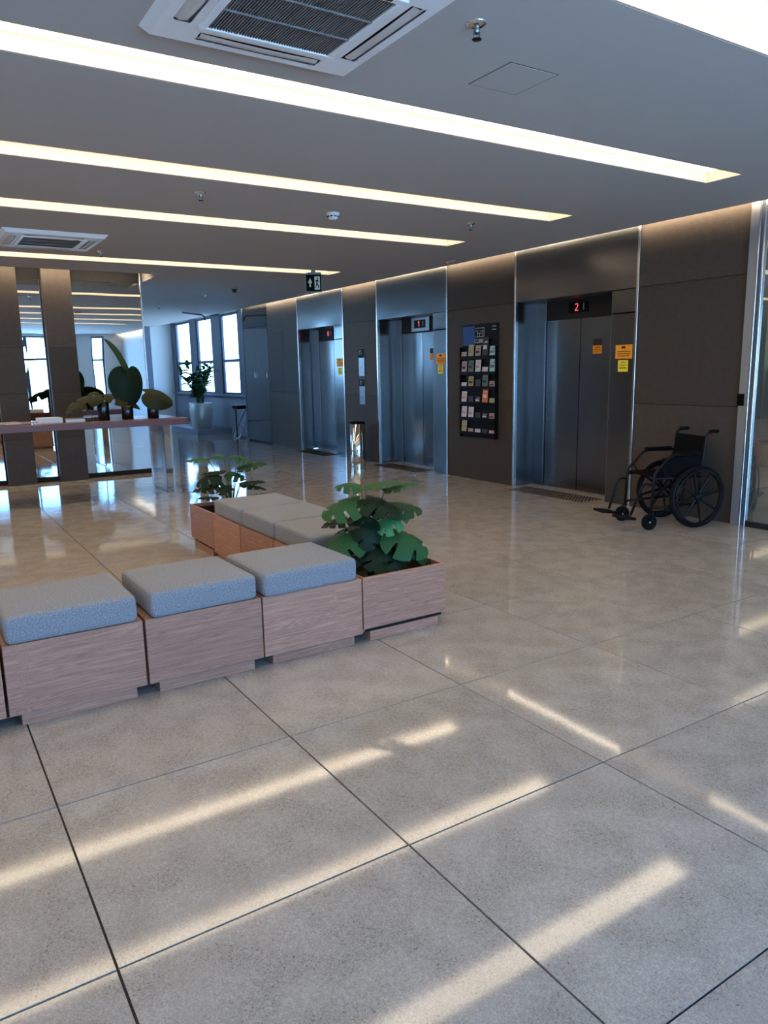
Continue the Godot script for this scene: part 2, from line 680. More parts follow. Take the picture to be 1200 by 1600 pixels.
# ---------------------------------------------------------------- ceiling with light slots
func build_ceiling() -> void:
	var slots := [[-1.86, -2.15], [-3.48, -3.765], [-5.13, -5.42], [-6.69, -7.01], [-9.45, -9.80]]
	var x_end := 5.37
	var x_start := -6.2
	var top := HC + 0.07
	var e := 6.37
	var list := []
	var z := 3.5
	for s in slots:
		var g := 0.0125
		list.append([-8.0, HC, s[0] + g, e, top, z])
		list.append([x_end + g, HC, s[1] - g, e, top, s[0] + g])
		list.append([-8.0, HC, s[1] - g, x_start - g, top, s[0] + g])
		z = s[1] - g
	list.append([-8.0, HC, -10.70, e, top, z])
	list.append([3.22, HC, -22.4, e, top, -10.70])
	list.append([1.6, HC, -22.4, 3.22, top, -11.9])
	struct("ceiling", boxes(list), M.ceiling, "grey plasterboard ceiling cut by long light slots")
	# upstand that keeps the plenum dark above the cove along the mirrors
	struct("trim_cove", boxes([[-8.0, 3.02, -11.72, 3.22, 3.06, -10.62], [3.22, top, -11.9, 3.25, 3.15, -10.6]]), M.cream, "pale lining of the light cove above the mirrors")
	var names := ["long recessed light slot nearest the camera, in the top right corner of the photo", "long recessed light slot just behind the big ceiling air conditioner", "recessed light slot second behind the big ceiling air conditioner", "recessed light slot in front of the far ceiling air conditioner", "farthest light slot, passing behind the hanging exit sign"]
	var i := 0
	for s in slots:
		var zc: float = (s[0] + s[1]) * 0.5
		var w: float = s[0] - s[1]
		var len_ := x_end - x_start
		var t := thing("ceiling_light", names[i], "ceiling light", Vector3((x_end + x_start) * 0.5, HC, zc), 0.0, "recessed light slots in the ceiling")
		var h := 0.078
		build("frame", boxes([[-len_ * 0.5, 0.001, -w * 0.5 - 0.012, len_ * 0.5, h + 0.02, -w * 0.5], [-len_ * 0.5, 0.001, w * 0.5, len_ * 0.5, h + 0.02, w * 0.5 + 0.012], [len_ * 0.5, 0.001, -w * 0.5 - 0.012, len_ * 0.5 + 0.012, h + 0.02, w * 0.5 + 0.012], [-len_ * 0.5 - 0.012, 0.001, -w * 0.5 - 0.012, -len_ * 0.5, h + 0.02, w * 0.5 + 0.012]]), M.cream, t)
		build("diffuser", one(-len_ * 0.5, h, -w * 0.5, len_ * 0.5, h + 0.02, w * 0.5), M.diffuser, t)
		area(t, Vector3(0, h - 0.004, 0), Vector3.DOWN, Vector2(len_ - 0.02, w - 0.01), 2.8, Color(1.0, 0.92, 0.79))
		i += 1
	# light cove along the lift wall and its lamp
	var c := thing("cove_light", "warm light strip hidden in the cove along the top of the lift wall", "cove light", Vector3(6.33, top, -6.3))
	build("led_strip", one(-0.02, 0.0, -9.7, 0.02, 0.03, 9.7), M.led, c)
	area(c, Vector3(0.026, 0.02, 0), Vector3(1, -0.15, 0), Vector2(19.4, 0.03), 95.0, Color(1.0, 0.91, 0.78))
	var c2 := thing("cove_light", "warm light strip hidden in the cove above the mirrors and pillars", "cove light", Vector3(-2.4, 2.995, -11.36))
	build("led_strip", one(-5.5, 0.0, -0.02, 5.5, 0.025, 0.02), M.led, c2)
	area(c2, Vector3(0, -0.004, 0), Vector3(0, -1, -0.35), Vector2(11.0, 0.035), 80.0, Color(1.0, 0.91, 0.78))


# ---------------------------------------------------------------- lift wall
func build_lift_wall() -> void:
	var lifts := [[-7.13, -5.27], [-10.34, -8.49], [-13.18, -11.41]]
	var wall := struct("wall_east", boxes([[XW + 0.03, 0, -5.27, 6.75, 3.15, -4.02], [XW + 0.03, 0, -8.49, 6.75, 3.15, -7.13], [XW + 0.03, 0, -11.41, 6.75, 3.15, -10.34], [XW + 0.06, 0, -16.1, 6.75, 3.15, -14.61], [XW + 0.03, 0, -14.60, 6.75, 3.15, -13.18], [XW + 0.05, 2.4, -13.2, 6.75, 3.15, -5.2], [6.95, 0, -13.2, 7.1, 3.15, -5.2]]), M.black, "lift wall of grey brown stone and brushed steel")
	var sections := [[-5.265, -4.085], [-8.485, -7.135], [-11.405, -10.345], [-14.60, -13.185]]
	var n := 0
	for s in sections:
		var rows := [[0.0, 1.10], [1.104, 2.284], [2.288, 3.12]]
		for r in rows:
			var cut := [[s[0], s[1]]]
			if n == 3:
				cut = [[s[0], s[0] + 0.70], [s[0] + 0.703, s[1]]]
			for c in cut:
				build("stone_panel", one(XW, r[0], c[0], XW + 0.04, r[1], c[1], 0.0015), M.stone[(n * 3 + int(r[0] * 2.0)) % 4], wall)
		n += 1
	var labels := ["brushed steel lift nearest the camera, between the wheelchair and the leaflet rack", "brushed steel lift left of the leaflet rack, behind the chrome litter bin", "farthest brushed steel lift, next to the dark glass cupboards"]
	var shown := ["2", "1", "0"]
	for i in 3:
		lift(lifts[i][0], lifts[i][1], labels[i], shown[i], i)


func lift(za: float, zb: float, label: String, digit: String, i: int) -> void:
	# local axes: x runs along the wall towards the far end, z out of the wall
	var t := thing("elevator", label, "elevator", Vector3(XW, 0, zb), -PI / 2, "lifts in the stone wall")
	var w := zb - za
	var ph := 1.7 * i + 0.6
	var at := func(x: float, y: float, z: float) -> Transform3D:
		return Transform3D(Basis(), Vector3(-x, y, z))
	# x below counts from the near end; drawn at -x so that far is -x
	var hp := Shape.new().wavy(w - 0.05, 3.12 - 2.288, 0.02, 0.0016, ph, at.call(w - 0.025, 2.288, 0.012), 24, 14)
	build("header_panel", hp, M.steel, t)
	# near jamb in the wall plane, with a joint at the door head
	build("jamb_panel", Shape.new().wavy(0.31, 2.03, 0.02, 0.0007, ph + 2.0, at.call(0.335, 0.005, 0.006), 6, 28), M.steel, t)
	build("jamb_panel", Shape.new().wavy(0.31, 0.225, 0.02, 0.0012, ph + 3.0, at.call(0.335, 2.05, 0.012), 8, 8), M.steel, t)
	build("jamb_return", one(-0.345, 0.005, -0.36, -0.335, 2.285, 0.004), M.steel_dull, t)
	# far reveal and door frame
	build("reveal_panel", one(-w + 0.0, 0.005, -0.36, -w + 0.012, 2.285, 0.006, 0.001), M.steel, t)
	build("edge_trim", one(-w - 0.004, 0.0, -0.03, -w + 0.026, 3.12, 0.016, 0.002), M.steel_bright, t)
	build("edge_trim", one(-0.024, 0.0, -0.03, 0.004, 3.12, 0.018, 0.002), M.steel_bright, t)
	build("door_frame", boxes([[-w + 0.012, 0, -0.36, -w + 0.20, 2.285, -0.335], [-w + 0.18, 0, -0.345, -w + 0.205, 2.06, -0.32]], 0.002), M.steel, t)
	build("soffit", one(-w, 2.285, -0.36, -0.02, 2.30, 0.0), M.steel_dull, t)
	var tr := build("transom", one(-w + 0.21, 2.055, -0.37, -0.335, 2.286, -0.335, 0.002), M.slot, t, "dark transom over the doors")
	if i == 1:
		build("display_bezel", one(-1.35, 2.075, -0.335, -0.875, 2.284, -0.314, 0.003), M.steel_dull, t)
	var dx := -1.12
	build("display", one(dx - 0.15, 2.125, -0.334, dx + 0.15, 2.245, -0.312, 0.002), M.black, t)
	var dz := -0.3105
	words(digit, 0.085, M.red, t, Transform3D(Basis(), Vector3(dx - 0.02, 2.185, dz)), "digit")
	build("indicator", one(dx + 0.085, 2.15, dz - 0.001, dx + 0.092, 2.225, dz + 0.001), M.pale_ink, t)
	for k in 2:
		var x0 := w - 0.212 - 0.553 * k
		build("door_panel", Shape.new().wavy(0.543, 2.05, 0.03, 0.0009, ph + k * 1.3, at.call(x0, 0.006, -0.347), 10, 30), M.steel, t)
	build("sill", one(-w + 0.012, 0.0005, -0.40, -0.335, 0.004, -0.335), M.steel_dull, t)
	# warning notices on the door and the jamb
	var no := build("notice", one(-0.265, 1.57, 0.008, -0.045, 1.715, 0.0115), M.orange, t, "orange warning notice")
	build("print", boxes([[-0.185, 1.675, 0.011, -0.135, 1.700, 0.0122], [-0.24, 1.640, 0.011, -0.065, 1.647, 0.0122], [-0.24, 1.618, 0.011, -0.07, 1.625, 0.0122], [-0.23, 1.596, 0.011, -0.08, 1.603, 0.0122]]), M.ink, no)
	var n2 := build("notice", one(-0.225, 1.435, 0.008, -0.095, 1.556, 0.0115), M.yellow, t, "small yellow notice under the orange one")
	build("print", boxes([[-0.19, 1.528, 0.011, -0.13, 1.536, 0.0122], [-0.20, 1.500, 0.011, -0.12, 1.506, 0.0122], [-0.205, 1.468, 0.011, -0.115, 1.478, 0.0122]]), M.ink, n2)
	var n3 := build("notice", one(-0.90, 1.64, -0.345, -0.765, 1.735, -0.3425), M.orange, t, "small orange notice on the door")
	build("print", boxes([[-0.865, 1.708, -0.3428, -0.80, 1.718, -0.3417], [-0.885, 1.685, -0.3428, -0.78, 1.690, -0.3417], [-0.885, 1.665, -0.3428, -0.78, 1.670, -0.3417]]), M.ink, n3)
	build("plate", one(-0.895, 1.735, -0.345, -0.77, 1.81, -0.3425), M.vent_dark, t, "small brown plate above the door notice")


# ---------------------------------------------------------------- far room with windows
func build_far_room() -> void:
	# dark glass cupboards at the end of the lift wall
	var cab := thing("glass_cupboard", "tall dark glass cupboard doors at the far end of the lift wall", "cupboard", Vector3(XW, 0, -15.25))
	build("body", one(0.012, 0.0, -0.64, 0.045, 3.1, 0.645), M.black, cab)
	for k in 2:
		var z0 := -0.64 + k * 0.643
		build("door", Shape.new().wavy(0.639, 2.42, 0.012, 0.0005, 1.0 + k, Transform3D(Basis(Vector3(0, 0, 1), Vector3(0, 1, 0), Vector3(-1, 0, 0)), Vector3(0.0, 0.03, z0)), 8, 24), M.glass_dark, cab)
		build("top_panel", Shape.new().wavy(0.639, 0.36, 0.012, 0.0004, 2.0 + k, Transform3D(Basis(Vector3(0, 0, 1), Vector3(0, 1, 0), Vector3(-1, 0, 0)), Vector3(0.0, 2.46, z0)), 8, 8), M.glass_dark, cab)
		build("handle", one(-0.03, 1.38, z0 + 0.57, -0.004, 1.50, z0 + 0.60, 0.004), M.steel_bright, cab)
	build("post", one(-0.01, 0, -0.70, 0.05, 3.1, -0.645, 0.003), M.frame, cab)
	# window wall, three windows between deep piers
	var x := 6.9
	struct("wall_window", boxes([[x, 0, -22.4, x + 0.10, 0.965, -16.0], [x, 0.9, -17.22, x + 0.10, 3.0, -16.0], [x, 0.9, -19.01, x + 0.10, 3.0, -18.37], [x, 0.9, -20.74, x + 0.10, 3.0, -20.20], [x, 0.9, -22.4, x + 0.10, 3.0, -22.06], [6.72, 0, -16.1, 7.1, 3.15, -15.95]]), M.frame, "dark blue grey window wall with deep piers")
	struct("trim_window_head", one(x, 2.94, -22.4, x + 0.10, 3.15, -16.0), M.white, "white band over the far windows")
	struct("trim_dado", boxes([[x - 0.05, 0.93, -22.4, x, 0.975, -16.1], [x - 0.02, 0.86, -22.4, x, 0.875, -16.1], [x - 0.015, 0.0, -22.4, x, 0.86, -16.1]], 0.003), M.dado, "window sill and dado panel under the far windows")
	var zs := [[-18.37, -17.22], [-20.20, -19.01], [-22.06, -20.74]]
	for k in 3:
		window("window_%d" % (k + 10), Vector3(x + 0.025, 0.965, zs[k][0]), Vector3(x + 0.075, 2.94, zs[k][1]), 2, 1.80, 0.06)
	struct("wall_north", one(1.4, 0, -22.6, 7.15, 3.15, -22.4), M.wall, "white end wall beside the far windows")
	struct("wall_far_west", boxes([[1.4, 0, -22.4, 1.6, 1.3, -14.2], [1.4, 2.8, -22.4, 1.6, 3.15, -11.92], [1.4, 0, -22.4, 1.6, 3.15, -22.2], [1.4, 0, -17.5, 1.6, 3.15, -14.2], [1.4, 0, -14.2, 1.6, 0.1, -11.92]]), M.wall, "white glazed wall of the far room")
	struct("wall_far_south", one(1.4, 0, -11.92, 3.19, 3.15, -11.9), M.wall, "white rear side of the mirror wall")
	for k in 3:
		if k < 2:
			window("window_%d" % (k + 13), Vector3(1.46, 0.1, -14.2 + 1.14 * k), Vector3(1.54, 2.8, -13.06 + 1.14 * k), 2, 1.80)
		window("window_%d" % (k + 16), Vector3(1.46, 1.3, -22.2 + 1.567 * k), Vector3(1.54, 2.8, -20.633 + 1.567 * k), 2, 2.2)
	struct("trim_column", one(6.03, 0, -22.4, 6.22, HC, -22.15, 0.004), M.frame, "slim dark column on the white end wall")
	# low plinth and the potted plant on it
	struct("trim_plinth", one(6.0, 0.0, -22.3, x - 0.02, 0.15, -17.9, 0.006), M.dado, "low grey plinth under the far windows")
	var pot := thing("potted_plant", "leafy green plant in a tall grey pot before the far windows", "potted plant", Vector3(6.26, 0.15, -18.3))
	var prof := PackedVector2Array([Vector2(0, 0), Vector2(0.20, 0), Vector2(0.235, 0.03), Vector2(0.275, 0.30), Vector2(0.288, 0.62), Vector2(0.282, 0.635), Vector2(0.262, 0.63), Vector2(0.255, 0.57), Vector2(0, 0.57)])
	build("pot", Shape.new(true).lathe(prof, 36), M.concrete, pot)
	build("soil", Shape.new().lathe(PackedVector2Array([Vector2(0, 0.55), Vector2(0.25, 0.55), Vector2(0.2, 0.585), Vector2(0, 0.59)]), 24), M.soil, pot)
	var rng := RandomNumberGenerator.new()
	rng.seed = 77
	var leaves := Shape.new(true)
	var dark := Shape.new(true)
	for k in 13:
		var a := TAU * k / 13.0 + rng.randf() * 0.5
		var lean := rng.randf_range(0.10, 0.46)
		var h := rng.randf_range(0.55, 0.98)
		var base := Vector3(cos(a) * 0.07, 0.57, sin(a) * 0.07)
		var line := PackedVector3Array()
		for q in 5:
			var f := q / 4.0
			line.append(base + Vector3(cos(a) * lean * f * f, h * f, sin(a) * lean * f * f))
		build("stem", Shape.new(true).tube(line, PackedFloat32Array([0.014, 0.012, 0.01, 0.008, 0.005]), 6), M.stem, pot)
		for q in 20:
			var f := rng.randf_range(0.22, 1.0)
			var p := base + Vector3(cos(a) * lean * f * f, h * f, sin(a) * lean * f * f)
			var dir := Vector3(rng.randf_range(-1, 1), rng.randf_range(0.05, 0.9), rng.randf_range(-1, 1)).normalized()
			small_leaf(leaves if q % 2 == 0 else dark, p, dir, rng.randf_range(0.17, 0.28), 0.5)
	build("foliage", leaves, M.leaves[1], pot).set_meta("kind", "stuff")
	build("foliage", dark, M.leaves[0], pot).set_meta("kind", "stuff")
	# bar stool half hidden by the cupboards
	var st := thing("bar_stool", "black topped stool with chrome sled legs beside the dark glass cupboards", "stool", Vector3(6.66, 0, -16.55))
	build("seat", Shape.new(true).pillow(Vector3(-0.2, 0.68, -0.18), Vector3(0.2, 0.75, 0.18), 0.025), M.vinyl, st)
	for s in [-1.0, 1.0]:
		build("leg", Shape.new(true).tube(bent([[0.15, 0.68, 0.16 * s], [-0.19, 0.012, 0.17 * s], [0.19, 0.012, 0.17 * s], [0.06, 0.30, 0.16 * s]], 0.04), 0.011, 8), M.chrome, st)
	build("back_leg", Shape.new(true).tube(pts([[-0.17, 0.68, 0], [-0.17, 0.02, 0]]), 0.014, 8), M.black, st)
	build("stretcher", Shape.new(true).tube(pts([[-0.19, 0.012, -0.17], [-0.19, 0.012, 0.17]]), 0.011, 8), M.chrome, st)


func small_leaf(s: Shape, p: Vector3, dir: Vector3, len_: float, wide: float) -> void:
	var side := dir.cross(Vector3.UP).normalized()
	var nrm := side.cross(dir).normalized()
	var row := []
	for k in 5:
		var f := k / 4.0
		var w := sin(PI * pow(f, 0.8)) * wide * 0.5 * len_
		var c := p + dir * len_ * f - nrm * len_ * 0.25 * f * f
		row.append([c - side * w + nrm * w * 0.35, c, c + side * w + nrm * w * 0.35])
	for k in 4:
		for q in 2:
			s.quado(row[k][q], row[k][q + 1], row[k + 1][q + 1], row[k + 1][q], nrm)


# ---------------------------------------------------------------- mirrors and pillars
func build_mirror_wall() -> void:
	var z := -11.66
	struct("wall_mirror", boxes([[-8.0, 0, -11.9, 3.18, 3.15, z - 0.02]]), M.slot, "dark backing wall behind the mirrors")
	var pillars := [[1.12, 1.485], [1.80, 2.18]]
	var plab := ["stone clad pillar at the left edge of the photo, left of the narrow mirror", "stone clad pillar between the narrow mirror and the wide mirror"]
	for k in 2:
		var p: Array = pillars[k]
		var o := thing("pillar", plab[k], "pillar", Vector3((p[0] + p[1]) * 0.5, 0, -11.58), 0.0, "stone pillars along the mirrors")
		var w: float = p[1] - p[0]
		var y := [0.0, 0.64, 1.27, 1.90, 3.02]
		for r in 4:
			build("stone_panel", one(-w * 0.5, y[r] + 0.002, -0.08, w * 0.5, y[r + 1] - 0.002, 0.06, 0.002), M.stone[(r + k) % 4], o)
		build("core", one(-w * 0.5 + 0.01, 0.0, -0.075, w * 0.5 - 0.01, 3.02, 0.05), M.slot, o)
	var mirrors := [[1.50, 1.79, "narrow mirror panel between the two stone pillars"], [2.19, 3.165, "wide mirror panel right of the stone pillars, behind the long table"], [-0.6, 1.10, "mirror panel left of the first stone pillar"]]
	for k in 3:
		var m: Array = mirrors[k]
		var o := thing("mirror", m[2], "mirror", Vector3(m[0], 0.07, z), 0.0, "mirrors in the pillar wall")
		var w: float = m[1] - m[0]
		build("glass", Shape.new().wavy(w, 2.76, 0.012, 0.00012, 0.7 + k * 1.9, Transform3D(), 16, 40), M.mirror, o)
	struct("baseboard_mirror", one(-8.0, 0, z - 0.01, 3.18, 0.06, z + 0.012, 0.002), M.slot, "dark skirting under the mirrors")
	struct("trim_mirror", one(3.168, 0, -11.9, 3.19, 3.02, z + 0.006, 0.002), M.steel_bright, "bright edge strip at the end of the mirror wall")
	struct("trim_mirror_top", one(-8.0, 2.832, z - 0.012, 3.17, 3.02, z + 0.002), M.slot, "dark band over the mirrors")


# ---------------------------------------------------------------- glass front on the right, with the room behind it
func build_glass_front() -> void:
	var d := thing("glass_door", "glass door in a steel frame right of the wheelchair", "glass door", Vector3(XW, 0, -4.08))
	build("frame_post", one(-0.03, 0, 0.002, 0.05, 3.12, 0.088, 0.003), M.alu, d)
	build("frame_edge", one(-0.035, 0, 0.088, 0.0, 3.12, 0.102, 0.002), M.steel_bright, d)
	build("seal", one(-0.01, 0, 0.102, 0.03, 3.12, 0.125), M.frame, d)
	build("frame_edge", one(-0.022, 0, 0.125, 0.02, 3.12, 0.142, 0.002), M.steel_bright, d)
	build("lock_plate", one(-0.042, 1.115, -0.004, -0.028, 1.225, 0.06, 0.002), M.black, d, "black lock plate on the steel post")
	build("bottom_rail", one(-0.02, 0.0, 0.142, 0.03, 0.055, 1.5, 0.003), M.slot, d)
	var g := Shape.new()
	g.quad(Vector3(0, 0.055, 0.142), Vector3(0, 0.055, 1.5), Vector3(0, 2.84, 1.5), Vector3(0, 2.84, 0.142))
	build("pane", g, M.door_glass, d)
	build("top_rail", one(-0.02, 2.84, 0.142, 0.03, 3.12, 1.5, 0.003), M.steel_dull, d)
	var d2 := Node3D.new()
	d2.name = "wall_glass"
	d2.position = Vector3(XW, 0, -2.57)
	d2.set_meta("kind", "structure")
	add_child(d2)
	build("frame_post", one(-0.022, 0, 0.0, 0.03, 3.12, 0.05, 0.002), M.steel, d2)
	build("bottom_rail", one(-0.02, 0.0, 0.05, 0.03, 0.055, 2.75, 0.003), M.slot, d2)
	build("top_rail", one(-0.02, 2.84, 0.05, 0.03, 3.12, 2.75, 0.003), M.steel_dull, d2)
	var g2 := Shape.new()
	g2.quad(Vector3(0, 0.055, 0.05), Vector3(0, 0.055, 2.75), Vector3(0, 2.84, 2.75), Vector3(0, 2.84, 0.05))
	build("pane", g2, M.door_glass, d2)
	# the office behind the glass
	var pale := mat(Color(0.70, 0.80, 0.66), 0.8)
	struct("wall_office", boxes([[6.76, 0, -5.2, 10.5, 3.15, -5.12], [10.5, 0, -5.2, 10.7, 3.15, 3.7], [6.7, 0, 3.5, 10.5, 3.15, 3.7]]), pale, "pale green office wall behind the glass door")
	struct("ceiling_office", one(6.76, 2.55, -5.12, 10.5, 2.62, 3.5), M.white, "office ceiling behind the glass door")
	var ol := thing("office_light", "square office ceiling lamp behind the glass door", "ceiling light", Vector3(8.6, 2.545, -3.6))
	build("diffuser", one(-0.3, -0.02, -0.3, 0.3, 0.0, 0.3, 0.004), glow(Color(0.9, 1.0, 0.92), 3.0), ol)
	area(ol, Vector3(0, -0.025, 0), Vector3.DOWN, Vector2(0.58, 0.58), 45.0, Color(0.9, 1.0, 0.92))
	# black coat on a stand, and a low wooden bench
	var coat := thing("coat_stand", "black coat hanging on a stand behind the glass door", "coat stand", Vector3(8.45, 0, -4.76))
	var pr := PackedVector2Array([Vector2(0.0, 0.60), Vector2(0.36, 0.60), Vector2(0.33, 0.68), Vector2(0.27, 0.8), Vector2(0.28, 1.0), Vector2(0.29, 1.2), Vector2(0.29, 1.36), Vector2(0.27, 1.46), Vector2(0.205, 1.51), Vector2(0.20, 1.56), Vector2(0.21, 1.62), Vector2(0.16, 1.66), Vector2(0, 1.67)])
	build("coat", Shape.new(true).lathe(pr, 28, Transform3D(), 0.6), M.vinyl, coat)
	build("pole", Shape.new(true).tube(pts([[0, 0.02, 0], [0, 0.62, 0]]), 0.018, 10), M.dark_metal, coat)
	build("foot", Shape.new(true).lathe(PackedVector2Array([Vector2(0, 0), Vector2(0.18, 0), Vector2(0.18, 0.02), Vector2(0.02, 0.04), Vector2(0, 0.04)]), 24), M.dark_metal, coat)
	var be := thing("low_bench", "low reddish wooden bench behind the glass door", "bench", Vector3(8.2, 0, -4.25))
	build("top", one(-0.55, 0.50, -0.2, 0.9, 0.545, 0.2, 0.006), M.oak[2], be)
	build("front_panel", one(-0.53, 0.27, 0.14, 0.88, 0.50, 0.17, 0.004), M.walnut, be)
	for s in [-0.5, 0.82]:
		build("leg", one(s, 0.0, -0.17, s + 0.05, 0.5, 0.14, 0.004), M.walnut, be)


# ---------------------------------------------------------------- benches, cushions and monsteras
func bench_module(at: Vector3, turn: float, w: float, label: String, k: int) -> void:
	# local: front towards +z, x from 0 to w, depth 0.59 behind
	var b := thing("bench_module", label, "bench", at, turn, "oak bench modules")
	var top := 0.375
	build("front_panel", one(0.003, 0.055, -0.02, w - 0.003, top, 0.0, 0.0015), M.oak[k % 4], b)
	build("back_panel", one(0.003, 0.055, -0.59, w - 0.003, top, -0.57, 0.0015), M.oak[(k + 1) % 4], b)
	build("side_panel", one(0.003, 0.055, -0.57, 0.021, top, -0.02, 0.001), M.oak[(k + 2) % 4], b)
	build("side_panel", one(w - 0.021, 0.055, -0.57, w - 0.003, top, -0.02, 0.001), M.oak[(k + 2) % 4], b)
	build("seat_board", one(0.021, top - 0.02, -0.57, w - 0.021, top - 0.002, -0.02), M.oak[(k + 1) % 4], b)
	build("plinth", one(0.05, 0.0, -0.56, w - 0.05, 0.055, -0.012, 0.001), M.oak[(k + 3) % 4], b)


func planter_box(at: Vector3, turn: float, w: float, label: String, k: int) -> void:
	var b := thing("planter_box", label, "planter", at, turn, "oak planter boxes at the bench ends")
	var top := 0.375
	build("front_panel", one(0.003, 0.078, -0.02, w - 0.003, top, 0.0, 0.0015), M.oak[k % 4], b)
	build("back_panel", one(0.003, 0.055, -0.59, w - 0.003, top, -0.57, 0.0015), M.oak[(k + 1) % 4], b)
	build("side_panel", one(0.003, 0.055, -0.57, 0.021, top, -0.02, 0.001), M.oak[(k + 2) % 4], b)
	build("side_panel", one(w - 0.021, 0.055, -0.57, w - 0.003, top, -0.02, 0.001), M.oak[(k + 2) % 4], b)
	build("liner", boxes([[0.0215, 0.08, -0.0265, w - 0.0215, top - 0.03, -0.0205], [0.0215, 0.08, -0.5695, w - 0.0215, top - 0.03, -0.5635], [0.0215, 0.08, -0.5635, 0.0275, top - 0.03, -0.0265], [w - 0.0275, 0.08, -0.5635, w - 0.0215, top - 0.03, -0.0265]]), M.liner, b)
	build("bottom_board", one(0.021, 0.055, -0.57, w - 0.021, 0.075, -0.02), M.soil, b)
	build("plinth", one(0.05, 0.0, -0.56, w - 0.05, 0.055, -0.012, 0.001), M.oak[(k + 3) % 4], b)
	var s := Shape.new(true)
	var n := 10
	for i in n:
		for j in n:
			var q := []
			for c in [[i, j], [i, j + 1], [i + 1, j + 1], [i + 1, j]]:
				var x: float = 0.021 + (w - 0.042) * c[0] / n
				var z: float = -0.57 + 0.55 * c[1] / n
				q.append(Vector3(x, 0.235 + 0.012 * sin(x * 31.0) * cos(z * 27.0), z))
			s.quado(q[0], q[1], q[2], q[3], Vector3.UP)
	build("soil", s, M.soil, b)


func cushion(at: Vector3, turn: float, size: Vector3, label: String) -> void:
	var c := thing("seat_cushion", label, "cushion", at, turn, "grey cushions on the oak benches")
	var h := size * 0.5
	build("cover", Shape.new(true).pillow(Vector3(-h.x, 0, -h.z), Vector3(h.x, size.y, h.z), 0.026, 0.012), M.fabric, c)
	for y in [0.012, size.y - 0.010]:
		var p := []
		var e := 0.006
		for k in [[-1, -1], [1, -1], [1, 1], [-1, 1]]:
			p.append([k[0] * (h.x - e), y, k[1] * (h.z - e)])
		var loop := bent([[0, y, -(h.z - e)], p[1], p[2], p[3], p[0], [0, y, -(h.z - e)]], 0.03)
		build("piping", Shape.new(true).tube(loop, 0.0022, 5, false), M.piping, c)


func monstera_mesh(len_: float, wide: float, cuts: int, droop: float, seed_: int, fold := 0.25) -> ArrayMesh:
	# tip along -z, upper side +y, attached at the origin
	var rng := RandomNumberGenerator.new()
	rng.seed = seed_
	var s := Shape.new(true)
	var n := 44
	for side in [-1.0, 1.0]:
		var phase := rng.randf() * TAU
		var rows := []
		for i in n + 1:
			var t := float(i) / n
			var heart := pow(sin(PI * pow(clampf(t * 0.97 + 0.03, 0, 1), 0.72)), 0.72)
			var w := wide * 0.5 * heart
			if cuts > 0 and t > 0.18 and t < 0.93:
				var c := sin(t * TAU * cuts + phase)
				if c > 0.80:
					w *= 0.45
			var ang := lerpf(-1.05, 1.0, t)
			var row := []
			for k in 4:
				var f := k / 3.0
				var x: float = side * w * cos(ang * 0.75) * f
				var z := -len_ * t - sin(ang) * w * f * 0.62
				var r := Vector2(x, z + len_ * 0.35).length()
				var y := fold * absf(x) - droop * r * r / len_ - 0.9 * absf(x) * absf(x) / wide
				row.append(Vector3(x, y, z))
			rows.append(row)
		for i in n:
			for k in 3:
				s.quado(rows[i][k], rows[i][k + 1], rows[i + 1][k + 1], rows[i + 1][k], Vector3.UP)
	return s.mesh()


# leaves: [x, y, z of the joint, heading in degrees, pitch, roll, mesh, colour, scale]
func leafy_plant(o: Node3D, root: Vector3, list: Array, meshes: Array) -> void:
	for l in list:
		var p := Vector3(l[0], l[1], l[2])
		var b := Basis.from_euler(Vector3(deg_to_rad(l[4]), deg_to_rad(l[3]), deg_to_rad(l[5]))).scaled(Vector3.ONE * float(l[8]))
		var lf := part("leaf", meshes[l[6]], M.leaves[l[7]], o)
		lf.transform = Transform3D(b, p)
		var mid := (root + p) * 0.5 + Vector3((p.x - root.x) * -0.18, (p.y - root.y) * 0.16, (p.z - root.z) * -0.18)
		var line := PackedVector3Array()
		for k in 7:
			var f := k / 6.0
			line.append(root.lerp(mid, f).lerp(mid.lerp(p, f), f))
		build("stem", Shape.new(true).tube(line, PackedFloat32Array([0.006, 0.0055, 0.005, 0.0045, 0.004, 0.0035, 0.003]), 6), M.stem, o)


